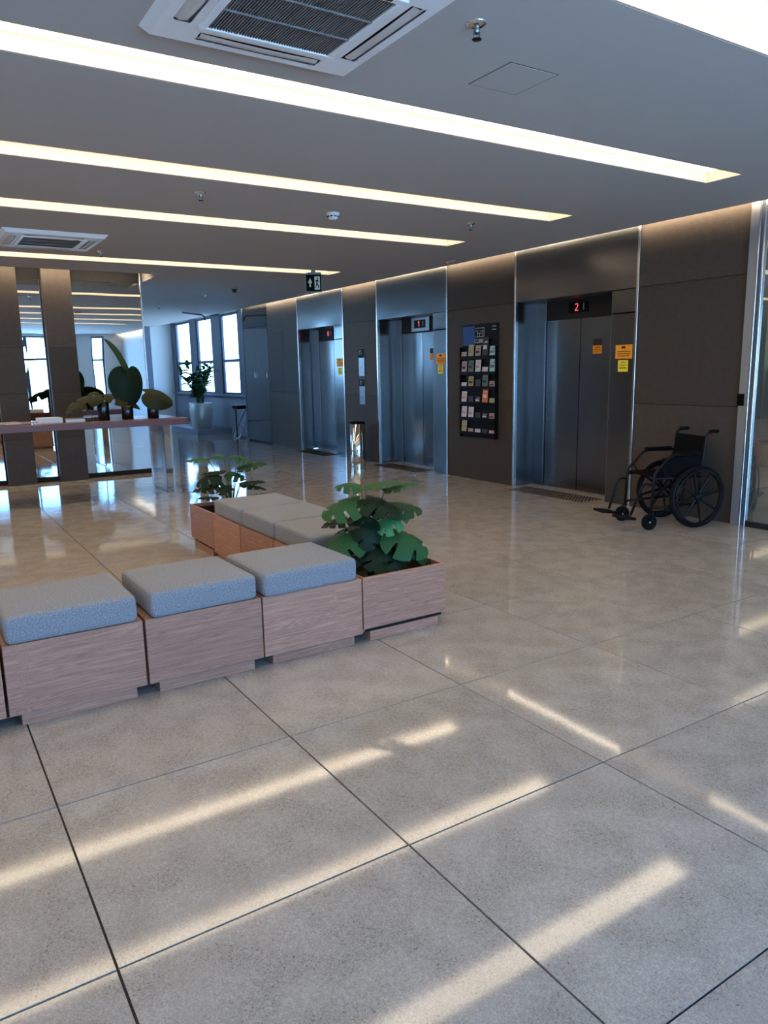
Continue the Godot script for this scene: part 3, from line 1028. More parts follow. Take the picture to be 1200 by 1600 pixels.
func build_benches() -> void:
	var zf := -3.41
	var xs := [[-1.00, -0.385], [-0.38, 0.222], [0.228, 0.824], [0.830, 1.419], [1.421, 2.014]]
	var where := ["oak bench module farthest left, outside the frame", "oak bench module cut by the left edge of the photo", "oak bench module under the blue lit cushion at far left", "oak bench module in the middle of the near row", "oak bench module next to the near planter box"]
	for k in range(1, 5):
		bench_module(Vector3(xs[k][0], 0, zf), 0.0, xs[k][1] - xs[k][0], where[k], k)
	planter_box(Vector3(2.016, 0, zf), 0.0, 0.575, "oak planter box at the corner of the two benches, holding the bushy monstera", 1)
	# second row runs away from the camera, its face towards -x
	var xl := 2.02
	var zr := [[-4.005, -4.60], [-4.605, -5.20], [-5.205, -5.80]]
	var where2 := ["oak bench module of the far row, next to the corner planter", "oak bench module in the middle of the far row", "oak bench module of the far row, next to the far planter box"]
	for k in 3:
		bench_module(Vector3(xl, 0, zr[k][1]), -PI / 2, zr[k][0] - zr[k][1], where2[k], k + 2)
	planter_box(Vector3(xl, 0, -6.375), -PI / 2, 0.57, "oak planter box at the far end of the far row, holding the thin monstera", 3)
	var h := 0.125
	var y := 0.375
	cushion(Vector3(0.525, y, -3.665), 0.0, Vector3(0.555, h, 0.53), "grey seat cushion at far left of the near bench row")
	cushion(Vector3(1.125, y, -3.665), 0.02, Vector3(0.535, h, 0.53), "grey seat cushion in the middle of the near bench row")
	cushion(Vector3(1.70, y, -3.655), 0.015, Vector3(0.55, h, 0.53), "grey seat cushion in the near row, beside the bushy monstera")
	cushion(Vector3(-0.10, y, -3.665), 0.0, Vector3(0.555, h, 0.53), "grey seat cushion in the near row, outside the left edge of the photo")
	cushion(Vector3(2.30, y, -4.30), 0.0, Vector3(0.56, h, 0.57), "grey seat cushion of the far row, nearest the bushy monstera")
	cushion(Vector3(2.30, y, -4.885), 0.0, Vector3(0.56, h, 0.57), "grey seat cushion in the middle of the far row")
	cushion(Vector3(2.30, y, -5.465), 0.0, Vector3(0.56, h, 0.57), "grey seat cushion of the far row, beside the thin monstera")
	# monsteras
	var mm := [monstera_mesh(0.24, 0.25, 4, 0.35, 1), monstera_mesh(0.20, 0.20, 4, 0.5, 2), monstera_mesh(0.22, 0.15, 5, 0.15, 3, 0.5), monstera_mesh(0.26, 0.26, 3, 0.6, 4)]
	var a := thing("monstera_plant", "bushy green monstera in the oak planter box at the bench corner", "plant", Vector3(2.24, 0.235, -3.70), 0.0, "monsteras in the bench planters")
	# heading 0 points away along -z, 90 towards -x, -90 towards +x, 180 to the camera side
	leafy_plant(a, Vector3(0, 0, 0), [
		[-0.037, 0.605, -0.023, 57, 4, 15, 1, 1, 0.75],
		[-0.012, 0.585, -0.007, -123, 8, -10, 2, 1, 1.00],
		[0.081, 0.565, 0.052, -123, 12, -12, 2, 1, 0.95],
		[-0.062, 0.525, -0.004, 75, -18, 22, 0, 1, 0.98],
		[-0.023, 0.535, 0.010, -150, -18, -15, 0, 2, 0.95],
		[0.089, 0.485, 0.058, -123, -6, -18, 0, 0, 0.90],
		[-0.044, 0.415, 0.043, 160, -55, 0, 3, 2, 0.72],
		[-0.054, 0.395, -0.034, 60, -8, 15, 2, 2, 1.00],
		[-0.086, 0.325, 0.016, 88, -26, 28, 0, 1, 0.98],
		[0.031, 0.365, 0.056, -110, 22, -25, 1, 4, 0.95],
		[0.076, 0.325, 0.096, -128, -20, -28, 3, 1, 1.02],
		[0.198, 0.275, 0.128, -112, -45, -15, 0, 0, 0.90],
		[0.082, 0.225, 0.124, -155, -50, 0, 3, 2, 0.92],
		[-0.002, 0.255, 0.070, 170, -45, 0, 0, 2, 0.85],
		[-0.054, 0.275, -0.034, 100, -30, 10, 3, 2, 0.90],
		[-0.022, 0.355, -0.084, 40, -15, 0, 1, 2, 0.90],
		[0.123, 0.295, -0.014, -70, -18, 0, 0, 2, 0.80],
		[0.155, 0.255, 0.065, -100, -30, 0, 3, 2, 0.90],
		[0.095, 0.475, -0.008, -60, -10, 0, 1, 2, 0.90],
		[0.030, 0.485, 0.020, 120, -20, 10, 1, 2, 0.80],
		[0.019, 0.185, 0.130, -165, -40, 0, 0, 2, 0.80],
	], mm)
	build("core_stem", Shape.new(true).tube(pts([[0, -0.02, 0], [0.01, 0.14, 0.004], [0.02, 0.34, 0.01]]), PackedFloat32Array([0.016, 0.013, 0.008]), 8), M.stem, a)
	var b := thing("monstera_plant", "thin monstera on bare stems in the far oak planter box", "plant", Vector3(2.30, 0.235, -6.08), 0.0, "monsteras in the bench planters")
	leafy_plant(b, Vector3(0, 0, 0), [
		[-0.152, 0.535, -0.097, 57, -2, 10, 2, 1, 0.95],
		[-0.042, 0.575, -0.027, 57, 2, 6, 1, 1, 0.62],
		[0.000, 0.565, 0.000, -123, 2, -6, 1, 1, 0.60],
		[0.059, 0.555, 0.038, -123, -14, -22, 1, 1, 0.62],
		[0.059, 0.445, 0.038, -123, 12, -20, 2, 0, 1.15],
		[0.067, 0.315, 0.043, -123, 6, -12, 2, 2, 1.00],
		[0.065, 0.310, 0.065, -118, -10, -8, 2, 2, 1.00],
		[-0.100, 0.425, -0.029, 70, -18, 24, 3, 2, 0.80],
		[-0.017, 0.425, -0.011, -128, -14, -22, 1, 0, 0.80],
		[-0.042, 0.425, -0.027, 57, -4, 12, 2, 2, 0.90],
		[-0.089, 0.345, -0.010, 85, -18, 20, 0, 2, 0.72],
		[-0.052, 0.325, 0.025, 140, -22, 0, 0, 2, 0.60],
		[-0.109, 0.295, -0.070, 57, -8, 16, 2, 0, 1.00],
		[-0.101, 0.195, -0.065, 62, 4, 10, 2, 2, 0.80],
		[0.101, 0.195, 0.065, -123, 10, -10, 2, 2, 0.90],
	], mm)


# ---------------------------------------------------------------- long table with vases
func build_table() -> void:
	var t := thing("long_table", "long table with a reddish wooden top on clear slab legs before the mirrors", "table", Vector3(0.55, 0, -10.02))
	build("table_top", one(-3.2, 0.868, -0.52, 2.52, 0.945, 0.53, 0.004), M.walnut, t)
	build("table_mat", one(-3.1, 0.945, -0.50, 2.48, 0.949, 0.36, 0.001), mat(Color(0.42, 0.30, 0.26), 0.07), t, "glossy surface of the table top")
	build("leg", one(2.20, 0.0, -0.20, 2.31, 0.868, 0.48, 0.006), M.acrylic, t, "clear acrylic slab leg")
	build("leg", one(-2.5, 0.0, -0.20, -2.39, 0.868, 0.48, 0.006), M.acrylic, t, "clear acrylic slab leg")
	var mags := [[1.07, -10.12, 0.3, "curled leaflet on the long table, farthest left", Color(0.62, 0.55, 0.46), 0.012, 0.22], [1.28, -10.05, -0.2, "thin leaflet on the long table, second from the left", Color(0.60, 0.50, 0.43), 0.006, 0.16], [1.50, -10.06, 0.05, "white stack of magazines on the long table before the narrow mirror", Color(0.82, 0.84, 0.86), 0.05, 0.26], [1.79, -9.98, -0.1, "beige magazine on the long table before the second pillar", Color(0.55, 0.47, 0.42), 0.03, 0.21]]
	for m in mags:
		var mg := thing("magazine", m[3], "magazine", Vector3(m[0], 0.949, m[1]), m[2], "magazines on the long table")
		var w: float = m[6]
		var hgt: float = m[5]
		build("cover", one(-w * 0.5, hgt - 0.003, -0.14, w * 0.5, hgt, 0.14, 0.001), mat(m[4], 0.4), mg)
		build("pages", one(-w * 0.5 + 0.003, 0.0, -0.137, w * 0.5 - 0.002, hgt - 0.003, 0.137), M.plastic, mg)
	# three dark vases with large leaves
	var vase := PackedVector2Array([Vector2(0, 0), Vector2(0.066, 0), Vector2(0.07, 0.006), Vector2(0.072, 0.2), Vector2(0.069, 0.205), Vector2(0.064, 0.2), Vector2(0.062, 0.02), Vector2(0, 0.02)])
	var spots := [[2.10, -9.80, "dark glass vase, left of the three on the long table, with two drooping leaves", 1.15], [2.375, -9.74, "dark glass vase in the middle of the long table, with the big heart shaped leaf", 0.85], [2.69, -9.72, "dark glass vase, right of the three on the long table, with one round leaf", 0.9]]
	var big := [monstera_mesh(0.46, 0.46, 0, 0.25, 11, 0.1), monstera_mesh(0.42, 0.24, 3, 0.55, 12, 0.3), monstera_mesh(0.36, 0.36, 0, 0.7, 13, 0.1), monstera_mesh(0.48, 0.24, 0, 0.15, 14, 0.8)]
	for k in 3:
		var s: Array = spots[k]
		var v := thing("leaf_vase", s[2], "vase", Vector3(s[0], 0.949, s[1]), 0.0, "vases on the long table")
		var body := build("vase", Shape.new(true).lathe(vase, 28), M.black_gloss, v)
		body.scale = Vector3(1, s[3], 1)
		if k == 0:
			leafy_plant(v, Vector3(0, 0.1, 0), [[-0.02, 0.31, 0.02, 92, -16, 32, 1, 3, 1.1], [0.03, 0.31, 0.02, -92, -14, -32, 1, 3, 1.1], [-0.03, 0.34, -0.05, 30, 10, 0, 2, 2, 0.45]], big)
		elif k == 1:
			leafy_plant(v, Vector3(0, 0.1, 0), [[0.035, 0.615, 0.02, 186, -88, 0, 0, 2, 0.98], [0.03, 0.55, -0.03, 70, 66, 12, 3, 0, 1.05]], big)
		else:
			leafy_plant(v, Vector3(0, 0.1, 0), [[-0.08, 0.35, 0.04, -98, -16, -44, 2, 3, 1.02]], big)


# ---------------------------------------------------------------- wheelchair
func build_wheelchair() -> void:
	var w := thing("wheelchair", "black folding wheelchair parked against the stone wall beside the glass door", "wheelchair", Vector3(6.19, 0, -4.44), deg_to_rad(72))
	# local: forward -z, right +x
	for s in [-1.0, 1.0]:
		var x: float = 0.265 * s
		# rear wheel
		var turn := Transform3D(Basis(Vector3(0, 0, 1), PI / 2), Vector3(x, 0.29, 0))
		var tyre := PackedVector2Array()
		for k in 13:
			var a := TAU * k / 12.0
			tyre.append(Vector2(0.276 + 0.016 * cos(a), 0.016 * sin(a)))
		var wh := build("rear_wheel", Shape.new(true).lathe(tyre, 48, turn), M.rubber, w)
		var rim := PackedVector2Array([Vector2(0.243, -0.012), Vector2(0.268, -0.012), Vector2(0.268, 0.012), Vector2(0.243, 0.012), Vector2(0.243, -0.012)])
		build("rim", Shape.new(true).lathe(rim, 48, turn), M.dark_metal, wh)
		build("hub", Shape.new(true).lathe(PackedVector2Array([Vector2(0, -0.035), Vector2(0.03, -0.035), Vector2(0.038, -0.02), Vector2(0.038, 0.02), Vector2(0.03, 0.035), Vector2(0, 0.035)]), 20, turn), M.dark_metal, wh)
		for k in 8:
			var a := TAU * k / 8.0 + 0.2
			build("spoke", Shape.new(true).tube(pts([[x, 0.29 + sin(a) * 0.03, cos(a) * 0.03], [x, 0.29 + sin(a) * 0.25, cos(a) * 0.25]]), PackedFloat32Array([0.017, 0.011]), 8, false, Transform3D(), 0.7), M.dark_metal, wh)
		var pr := PackedVector2Array()
		for k in 9:
			var a := TAU * k / 8.0
			pr.append(Vector2(0.245 + 0.008 * cos(a), 0.008 * sin(a)))
		build("push_rim", Shape.new(true).lathe(pr, 40, Transform3D(turn.basis, Vector3(x + 0.045 * s, 0.29, 0))), M.dark_metal, w)
		# front caster
		var cx: float = 0.225 * s
		var ct := Transform3D(Basis(Vector3(0, 0, 1), PI / 2), Vector3(cx, 0.075, -0.47))
		build("caster", Shape.new(true).lathe(PackedVector2Array([Vector2(0, -0.014), Vector2(0.05, -0.014), Vector2(0.06, -0.019), Vector2(0.072, -0.015), Vector2(0.075, 0), Vector2(0.072, 0.015), Vector2(0.06, 0.019), Vector2(0.05, 0.014), Vector2(0, 0.014)]), 28, ct), M.rubber, w)
		build("caster_cap", Shape.new(true).lathe(PackedVector2Array([Vector2(0, -0.026), Vector2(0.008, -0.026), Vector2(0.012, -0.02), Vector2(0.012, 0.02), Vector2(0.008, 0.026), Vector2(0, 0.026)]), 12, ct), M.steel_bright, w)
		build("caster_fork", Shape.new(true).tube(bent([[cx - 0.026, 0.075, -0.47], [cx - 0.026, 0.17, -0.44], [cx + 0.026, 0.17, -0.44], [cx + 0.026, 0.075, -0.47]], 0.02), 0.007, 8), M.dark_metal, w)
		# side frame: push handle, back post, arm rail and front tube
		var fx: float = 0.215 * s
		build("back_post", Shape.new(true).tube(bent([[fx, 0.28, 0.05], [fx, 0.50, 0.06], [fx, 0.87, 0.10], [fx, 0.885, 0.21]], 0.035), 0.0125, 10), M.dark_metal, w)
		build("push_handle", Shape.new(true).tube(pts([[fx, 0.885, 0.13], [fx, 0.885, 0.22], [fx, 0.885, 0.225]]), PackedFloat32Array([0.016, 0.017, 0.012]), 12), M.rubber, w)
		build("arm_rail", Shape.new(true).tube(bent([[fx, 0.685, 0.07], [fx, 0.685, -0.26], [fx, 0.52, -0.43], [fx, 0.16, -0.45]], 0.05), 0.0125, 10), M.dark_metal, w)
		build("arm_pad", Shape.new(true).pillow(Vector3(fx - 0.022, 0.69, -0.25), Vector3(fx + 0.022, 0.715, 0.04), 0.01), M.vinyl, w)
		build("seat_rail", Shape.new(true).tube(pts([[fx, 0.47, 0.07], [fx, 0.47, -0.43]]), 0.0125, 10), M.dark_metal, w)
		build("lower_rail", Shape.new(true).tube(pts([[fx, 0.22, 0.06], [fx, 0.20, -0.45]]), 0.0115, 10), M.dark_metal, w)
		if s < 0:
			build("side_guard", one(fx - 0.004, 0.47, -0.36, fx + 0.004, 0.66, 0.05, 0.002), M.vinyl, w)
		build("brake_lever", Shape.new(true).tube(pts([[fx, 0.46, -0.30], [fx + 0.03 * s, 0.56, -0.36]]), 0.007, 8), M.dark_metal, w)
		# leg rest and footplate
		build("leg_rest", Shape.new(true).tube(bent([[fx, 0.42, -0.45], [fx * 0.95, 0.43, -0.54], [fx * 0.85, 0.14, -0.64]], 0.05), 0.0115, 10), M.dark_metal, w)
		var fp := Transform3D(Basis(Vector3(1, 0, 0), 0.12), Vector3(fx * 0.78, 0.125, -0.69))
		build("footplate", Shape.new(true).pillow(Vector3(-0.085, -0.012, -0.085), Vector3(0.085, 0.012, 0.075), 0.011, 0.0, fp), M.rubber, w)
	build("seat", Shape.new(true).pillow(Vector3(-0.215, 0.475, -0.42), Vector3(0.215, 0.50, 0.05), 0.011), M.vinyl, w)
	var bt := Transform3D(Basis(Vector3(1, 0, 0), 0.105), Vector3(0, 0.50, 0.055))
	build("backrest", Shape.new(true).pillow(Vector3(-0.215, 0.0, -0.012), Vector3(0.215, 0.345, 0.012), 0.011, 0.0, bt), M.vinyl, w)
	for s in [-1.0, 1.0]:
		build("cross_brace", Shape.new(true).tube(pts([[-0.2 * s, 0.46, -0.17], [0.2 * s, 0.21, -0.17]]), 0.0115, 10), M.dark_metal, w)
	build("axle_plate", one(-0.255, 0.26, -0.02, -0.225, 0.32, 0.02, 0.003), M.steel_dull, w)
	build("axle_plate", one(0.225, 0.26, -0.02, 0.255, 0.32, 0.02, 0.003), M.steel_dull, w)


# ---------------------------------------------------------------- fittings
func build_fittings() -> void:
	# chrome litter bin
	var bin := thing("litter_bin", "chrome cylinder litter bin beside the call buttons", "bin", Vector3(6.27, 0, -10.64))
	build("body", Shape.new(true).lathe(PackedVector2Array([Vector2(0, 0.0), Vector2(0.125, 0.0), Vector2(0.128, 0.01), Vector2(0.128, 0.645), Vector2(0.12, 0.65), Vector2(0.118, 0.3), Vector2(0, 0.3)]), 40), M.chrome, bin)
	build("rim", Shape.new(true).lathe(PackedVector2Array([Vector2(0.11, 0.645), Vector2(0.133, 0.645), Vector2(0.134, 0.668), Vector2(0.126, 0.672), Vector2(0.11, 0.668), Vector2(0.11, 0.645)]), 40), M.black, bin)
	# call plates
	var plates := [[1.405, 1.857, "upper lift call plate on the stone panel above the litter bin", 0.15], [0.94, 1.362, "lower lift call plate on the stone panel above the litter bin", 0.12]]
	for p in plates:
		var c := thing("call_plate", p[2], "call panel", Vector3(XW, p[0], -10.83), -PI / 2, "lift call plates")
		var h: float = p[1] - p[0]
		build("plate", one(-0.09, 0, 0.0, 0.09, h, 0.012, 0.003), M.steel_dull, c)
		build("screen", one(-0.085, h - p[3], 0.012, 0.085, h - 0.005, 0.016, 0.001), M.black, c)
		build("symbol", boxes([[-0.05, h - 0.10, 0.016, -0.04, h - 0.03, 0.0172], [-0.04, h - 0.04, 0.016, -0.01, h - 0.03, 0.0172], [0.0, h - 0.10, 0.016, 0.006, h - 0.03, 0.0172]]), M.pale_ink, c)
		build("button", Shape.new(true).lathe(PackedVector2Array([Vector2(0, 0), Vector2(0.018, 0), Vector2(0.016, 0.004), Vector2(0, 0.004)]), 20, Transform3D(Basis(Vector3(1, 0, 0), PI / 2), Vector3(0, h * 0.3, 0.012))), M.steel_bright, c)
	build_rack()
	# tactile studs before each lift
	var where := ["rectangle of dark tactile studs on the floor before the nearest lift", "rectangle of dark tactile studs before the lift behind the litter bin", "rectangle of dark tactile studs before the farthest lift"]
	var zz := [-6.35, -9.58, -12.45]
	for k in 3:
		var s := Shape.new()
		for i in 27:
			for j in 6:
				var p := Vector3(-0.15 + j * 0.06, 0.0, -0.585 + i * 0.045)
				s.lathe(PackedVector2Array([Vector2(0.0165, 0.0), Vector2(0.013, 0.005), Vector2(0, 0.0055)]), 8, Transform3D(Basis(), p))
		var tm := thing("tactile_marker", where[k], "floor marker", Vector3(6.44, 0.0005, zz[k]), 0.0, "tactile studs before the lifts")
		build("stud", s, M.black, tm).set_meta("kind", "stuff")
	# ceiling cassettes
	cassette(Vector3(1.43, HC, -2.78), "large ceiling air conditioner cassette at the top of the photo")
	cassette(Vector3(1.425, HC, -8.42), "ceiling air conditioner cassette at the left edge above the mirrors")
	# access hatch
	var ha := thing("access_hatch", "square access hatch flush in the ceiling beside the chrome sprinkler", "hatch", Vector3(2.645, HC, -2.935))
	build("frame", boxes([[-0.151, -0.0012, -0.151, 0.151, 0.0, -0.147], [-0.151, -0.0012, 0.147, 0.151, 0.0, 0.151], [-0.151, -0.0012, -0.147, -0.147, 0.0, 0.147], [0.147, -0.0012, -0.147, 0.151, 0.0, 0.147]]), M.slot, ha)
	build("panel", one(-0.146, -0.0025, -0.146, 0.146, 0.0, 0.146, 0.001), M.ceiling, ha)
	# sprinklers, detectors, camera
	var sp := [[2.115, -2.565, "chrome ceiling sprinkler near the access hatch"], [2.10, -5.83, "chrome ceiling sprinkler between the second and third light slots"], [4.76, -5.85, "dark ceiling sprinkler at the right, between two light slots"], [2.04, -8.97, "small ceiling sprinkler beside the far air conditioner"], [4.66, -13.04, "ceiling sprinkler beyond the exit sign, in the blue lit far ceiling"], [4.57, -15.5, "farthest ceiling sprinkler, near the end of the mirrors"]]
	for s in sp:
		var o := thing("sprinkler", s[2], "sprinkler", Vector3(s[0], HC, s[1]), 0.0, "ceiling sprinklers")
		build("escutcheon", Shape.new(true).lathe(PackedVector2Array([Vector2(0, -0.012), Vector2(0.02, -0.014), Vector2(0.038, -0.006), Vector2(0.04, 0.0)]), 24), M.chrome, o)
		build("nozzle", Shape.new(true).lathe(PackedVector2Array([Vector2(0, -0.04), Vector2(0.008, -0.04), Vector2(0.012, -0.03), Vector2(0.012, -0.01), Vector2(0.012, -0.005)]), 12), M.steel_dull, o)
		build("frame_arm", Shape.new(true).tube(bent([[-0.014, -0.03, 0], [-0.014, -0.055, 0], [0.014, -0.055, 0], [0.014, -0.03, 0]], 0.008), 0.003, 6), M.steel_dull, o)
		build("deflector", Shape.new(true).lathe(PackedVector2Array([Vector2(0, -0.062), Vector2(0.018, -0.061), Vector2(0.02, -0.058), Vector2(0.018, -0.056), Vector2(0, -0.055)]), 16), M.dark_metal, o)
	var det := thing("smoke_detector", "white smoke detector on the ceiling between two light slots", "detector", Vector3(3.36, HC, -6.03))
	build("base", Shape.new(true).lathe(PackedVector2Array([Vector2(0, -0.02), Vector2(0.055, -0.02), Vector2(0.058, -0.015), Vector2(0.058, 0.0)]), 28), M.plastic, det)
	build("chamber", Shape.new(true).lathe(PackedVector2Array([Vector2(0, -0.055), Vector2(0.03, -0.054), Vector2(0.042, -0.045), Vector2(0.046, -0.02), Vector2(0, -0.02)]), 28), M.plastic, det)
	for k in 8:
		var a := TAU * k / 8.0
		build("vent", one(-0.012, -0.036, 0.043, 0.012, -0.026, 0.049), M.slot, det).rotation.y = a
	var dc := thing("dome_camera", "small dark dome camera on the far ceiling", "camera", Vector3(4.72, HC, -11.82))
	build("base", Shape.new(true).lathe(PackedVector2Array([Vector2(0, -0.035), Vector2(0.06, -0.035), Vector2(0.065, -0.03), Vector2(0.065, 0)]), 24), M.vent_bar, dc)
	build("dome", Shape.new(true).lathe(PackedVector2Array([Vector2(0, -0.085), Vector2(0.02, -0.082), Vector2(0.038, -0.065), Vector2(0.045, -0.035), Vector2(0, -0.035)]), 24), M.black_gloss, dc)
	var rd := thing("alarm_sensor", "small white sensor with a red light near the lift wall cove", "sensor", Vector3(6.13, HC, -7.95))
	build("body", one(-0.03, -0.012, -0.07, 0.03, 0.0, 0.07, 0.003), M.ceiling, rd)
	build("led", Shape.new(true).lathe(PackedVector2Array([Vector2(0, -0.02), Vector2(0.006, -0.018), Vector2(0.008, -0.012), Vector2(0, -0.012)]), 10, Transform3D(Basis(), Vector3(0, 0, -0.05))), M.red, rd)
	var tr := thing("track_arm", "thin dark door arm under the far ceiling before the windows", "ceiling arm", Vector3(5.85, HC, -16.9), 0.35)
	build("arm", Shape.new(true).tube(bent([[-0.42, -0.02, 0], [0.16, -0.05, 0], [0.20, -0.17, 0]], 0.06), 0.018, 8), M.frame, tr)
	# exit sign
	var ex := thing("exit_sign", "green exit sign with an arrow and running figure hanging from the ceiling", "sign", Vector3(4.87, HC, -9.33), -0.50)
	build("mount", one(-0.03, -0.045, -0.012, 0.03, 0.0, 0.012, 0.003), M.vent_bar, ex)
	build("housing", one(-0.105, -0.075, -0.018, 0.105, -0.045, 0.018, 0.004), M.vent_bar, ex)
	build("clear_panel", one(-0.112, -0.305, -0.004, 0.112, -0.075, 0.003, 0.003), M.vent_bar, ex)
	build("face", one(-0.10, -0.29, 0.002, 0.10, -0.075, 0.005), M.sign_green, ex)
	var ar := PackedVector2Array([Vector2(-0.048, -0.115), Vector2(-0.078, -0.185), Vector2(-0.058, -0.185), Vector2(-0.058, -0.235), Vector2(-0.038, -0.235), Vector2(-0.038, -0.185), Vector2(-0.018, -0.185)])
	build("arrow", Shape.new().prism(ar, 0.002, Transform3D(Basis(), Vector3(0, 0, 0.005))), M.pale_ink, ex)
	build("doorway", one(0.012, -0.27, 0.005, 0.084, -0.10, 0.0065), M.pale_ink, ex)
	var fig := Shape.new()
	var ft := Transform3D(Basis(), Vector3(0, 0, 0.0065))
	fig.lathe(PackedVector2Array([Vector2(0.011, 0), Vector2(0.011, 0.0015), Vector2(0, 0.0015)]), 14, Transform3D(Basis(Vector3(1, 0, 0), PI / 2), Vector3(0.052, -0.122, 0.0065)))
	fig.prism(PackedVector2Array([Vector2(0.04, -0.138), Vector2(0.06, -0.138), Vector2(0.052, -0.19), Vector2(0.034, -0.19)]), 0.0015, ft)
	fig.prism(PackedVector2Array([Vector2(0.035, -0.188), Vector2(0.05, -0.188), Vector2(0.07, -0.215), Vector2(0.066, -0.25), Vector2(0.056, -0.25), Vector2(0.058, -0.222)]), 0.0015, ft)
	fig.prism(PackedVector2Array([Vector2(0.034, -0.188), Vector2(0.046, -0.188), Vector2(0.04, -0.225), Vector2(0.018, -0.25), Vector2(0.013, -0.243), Vector2(0.03, -0.22)]), 0.0015, ft)
	fig.prism(PackedVector2Array([Vector2(0.056, -0.14), Vector2(0.078, -0.165), Vector2(0.073, -0.172), Vector2(0.052, -0.152)]), 0.0015, ft)
	fig.prism(PackedVector2Array([Vector2(0.042, -0.14), Vector2(0.018, -0.16), Vector2(0.022, -0.168), Vector2(0.044, -0.15)]), 0.0015, ft)
	build("running_figure", fig, M.sign_green, ex)
	build("led", Shape.new(true).lathe(PackedVector2Array([Vector2(0.006, 0), Vector2(0.004, 0.005), Vector2(0, 0.006)]), 10, Transform3D(Basis(Vector3(1, 0, 0), PI / 2), Vector3(-0.085, -0.05, 0.022))), M.green_led, ex)


func cassette(at: Vector3, label: String) -> void:
	var c := thing("air_conditioner", label, "air conditioner", at, 0.0, "ceiling air conditioner cassettes")
	# panel frame: four bands round the grille, each with an outlet slot and a vane
	var o := 0.472
	var s := 0.385
	var q := 0.30
	var bands := Shape.new()
	var lo := -0.035
	for k in 4:
		var t := Transform3D(Basis(Vector3.UP, PI / 2 * k), Vector3.ZERO)
		# outer sloping edge
		bands.quado(t * Vector3(-o, 0, o), t * Vector3(o, 0, o), t * Vector3(o - 0.03, lo, o - 0.03), t * Vector3(-o + 0.03, lo, o - 0.03), t.basis * Vector3(0, -0.5, 1))
		# flat ring outside the slot, corner blocks, and ring inside
		bands.quado(t * Vector3(-o + 0.03, lo, o - 0.03), t * Vector3(o - 0.03, lo, o - 0.03), t * Vector3(s + 0.015, lo, s + 0.015), t * Vector3(-s - 0.015, lo, s + 0.015), Vector3.DOWN)
		bands.quado(t * Vector3(-s - 0.015, lo, s + 0.015), t * Vector3(-0.27, lo, s + 0.015), t * Vector3(-0.27, lo, q), t * Vector3(-q, lo, q), Vector3.DOWN)
		bands.quado(t * Vector3(0.27, lo, s + 0.015), t * Vector3(s + 0.015, lo, s + 0.015), t * Vector3(q, lo, q), t * Vector3(0.27, lo, q), Vector3.DOWN)
		bands.quado(t * Vector3(-0.27, lo, 0.33), t * Vector3(0.27, lo, 0.33), t * Vector3(0.27, lo, q), t * Vector3(-0.27, lo, q), Vector3.DOWN)
	bands.box(Vector3(-o, -0.001, -o), Vector3(o, 0.0, o))
	build("panel", bands, M.plastic, c)
	for k in 4:
		var t := Transform3D(Basis(Vector3.UP, PI / 2 * k), Vector3.ZERO)
		build("outlet", Shape.new().box(Vector3(-0.27, -0.020, 0.33), Vector3(0.27, -0.016, 0.40), 0.0, t), M.slot, c)
		var v := Shape.new(true)
		var row := []
		for i in 13:
			var f := i / 12.0 * 2.0 - 1.0
			var bow := 0.018 * (1.0 - f * f)
			row.append([Vector3(f * 0.262, lo + 0.006, 0.397), Vector3(f * 0.262, lo - 0.002 - bow * 0.3, 0.372), Vector3(f * 0.262, lo + 0.004 - bow * 0.4, 0.345 - bow * 0.3)])
		for i in 12:
			for j in 2:
				v.quado(t * row[i][j], t * row[i + 1][j], t * row[i + 1][j + 1], t * row[i][j + 1], Vector3.DOWN)
		build("vane", v, M.vane, c)
	# intake grille
	build("grille_backing", one(-0.275, -0.024, -0.275, 0.275, -0.020, 0.275), M.vent_dark, c)
	build("grille_frame", boxes([[-0.30, lo - 0.008, -0.30, 0.30, lo + 0.004, -0.265], [-0.30, lo - 0.008, 0.265, 0.30, lo + 0.004, 0.30], [-0.30, lo - 0.008, -0.265, -0.265, lo + 0.004, 0.265], [0.265, lo - 0.008, -0.265, 0.30, lo + 0.004, 0.265]], 0.003), M.plastic, c)
	var slat := one(-0.0025, lo - 0.004, -0.265, 0.0025, lo + 0.006, 0.265).mesh()
	for k in 46:
		var x := -0.258 + 0.516 * k / 45.0
		part("slat", slat, M.vent_bar, c).position.x = x
	for z in [-0.09, 0.09]:
		build("cross_bar", one(-0.265, lo - 0.008, z - 0.004, 0.265, lo, z + 0.004), M.vent_bar, c)
	build("nameplate", one(0.19, lo - 0.0095, 0.276, 0.235, lo - 0.0075, 0.288), M.ink, c)


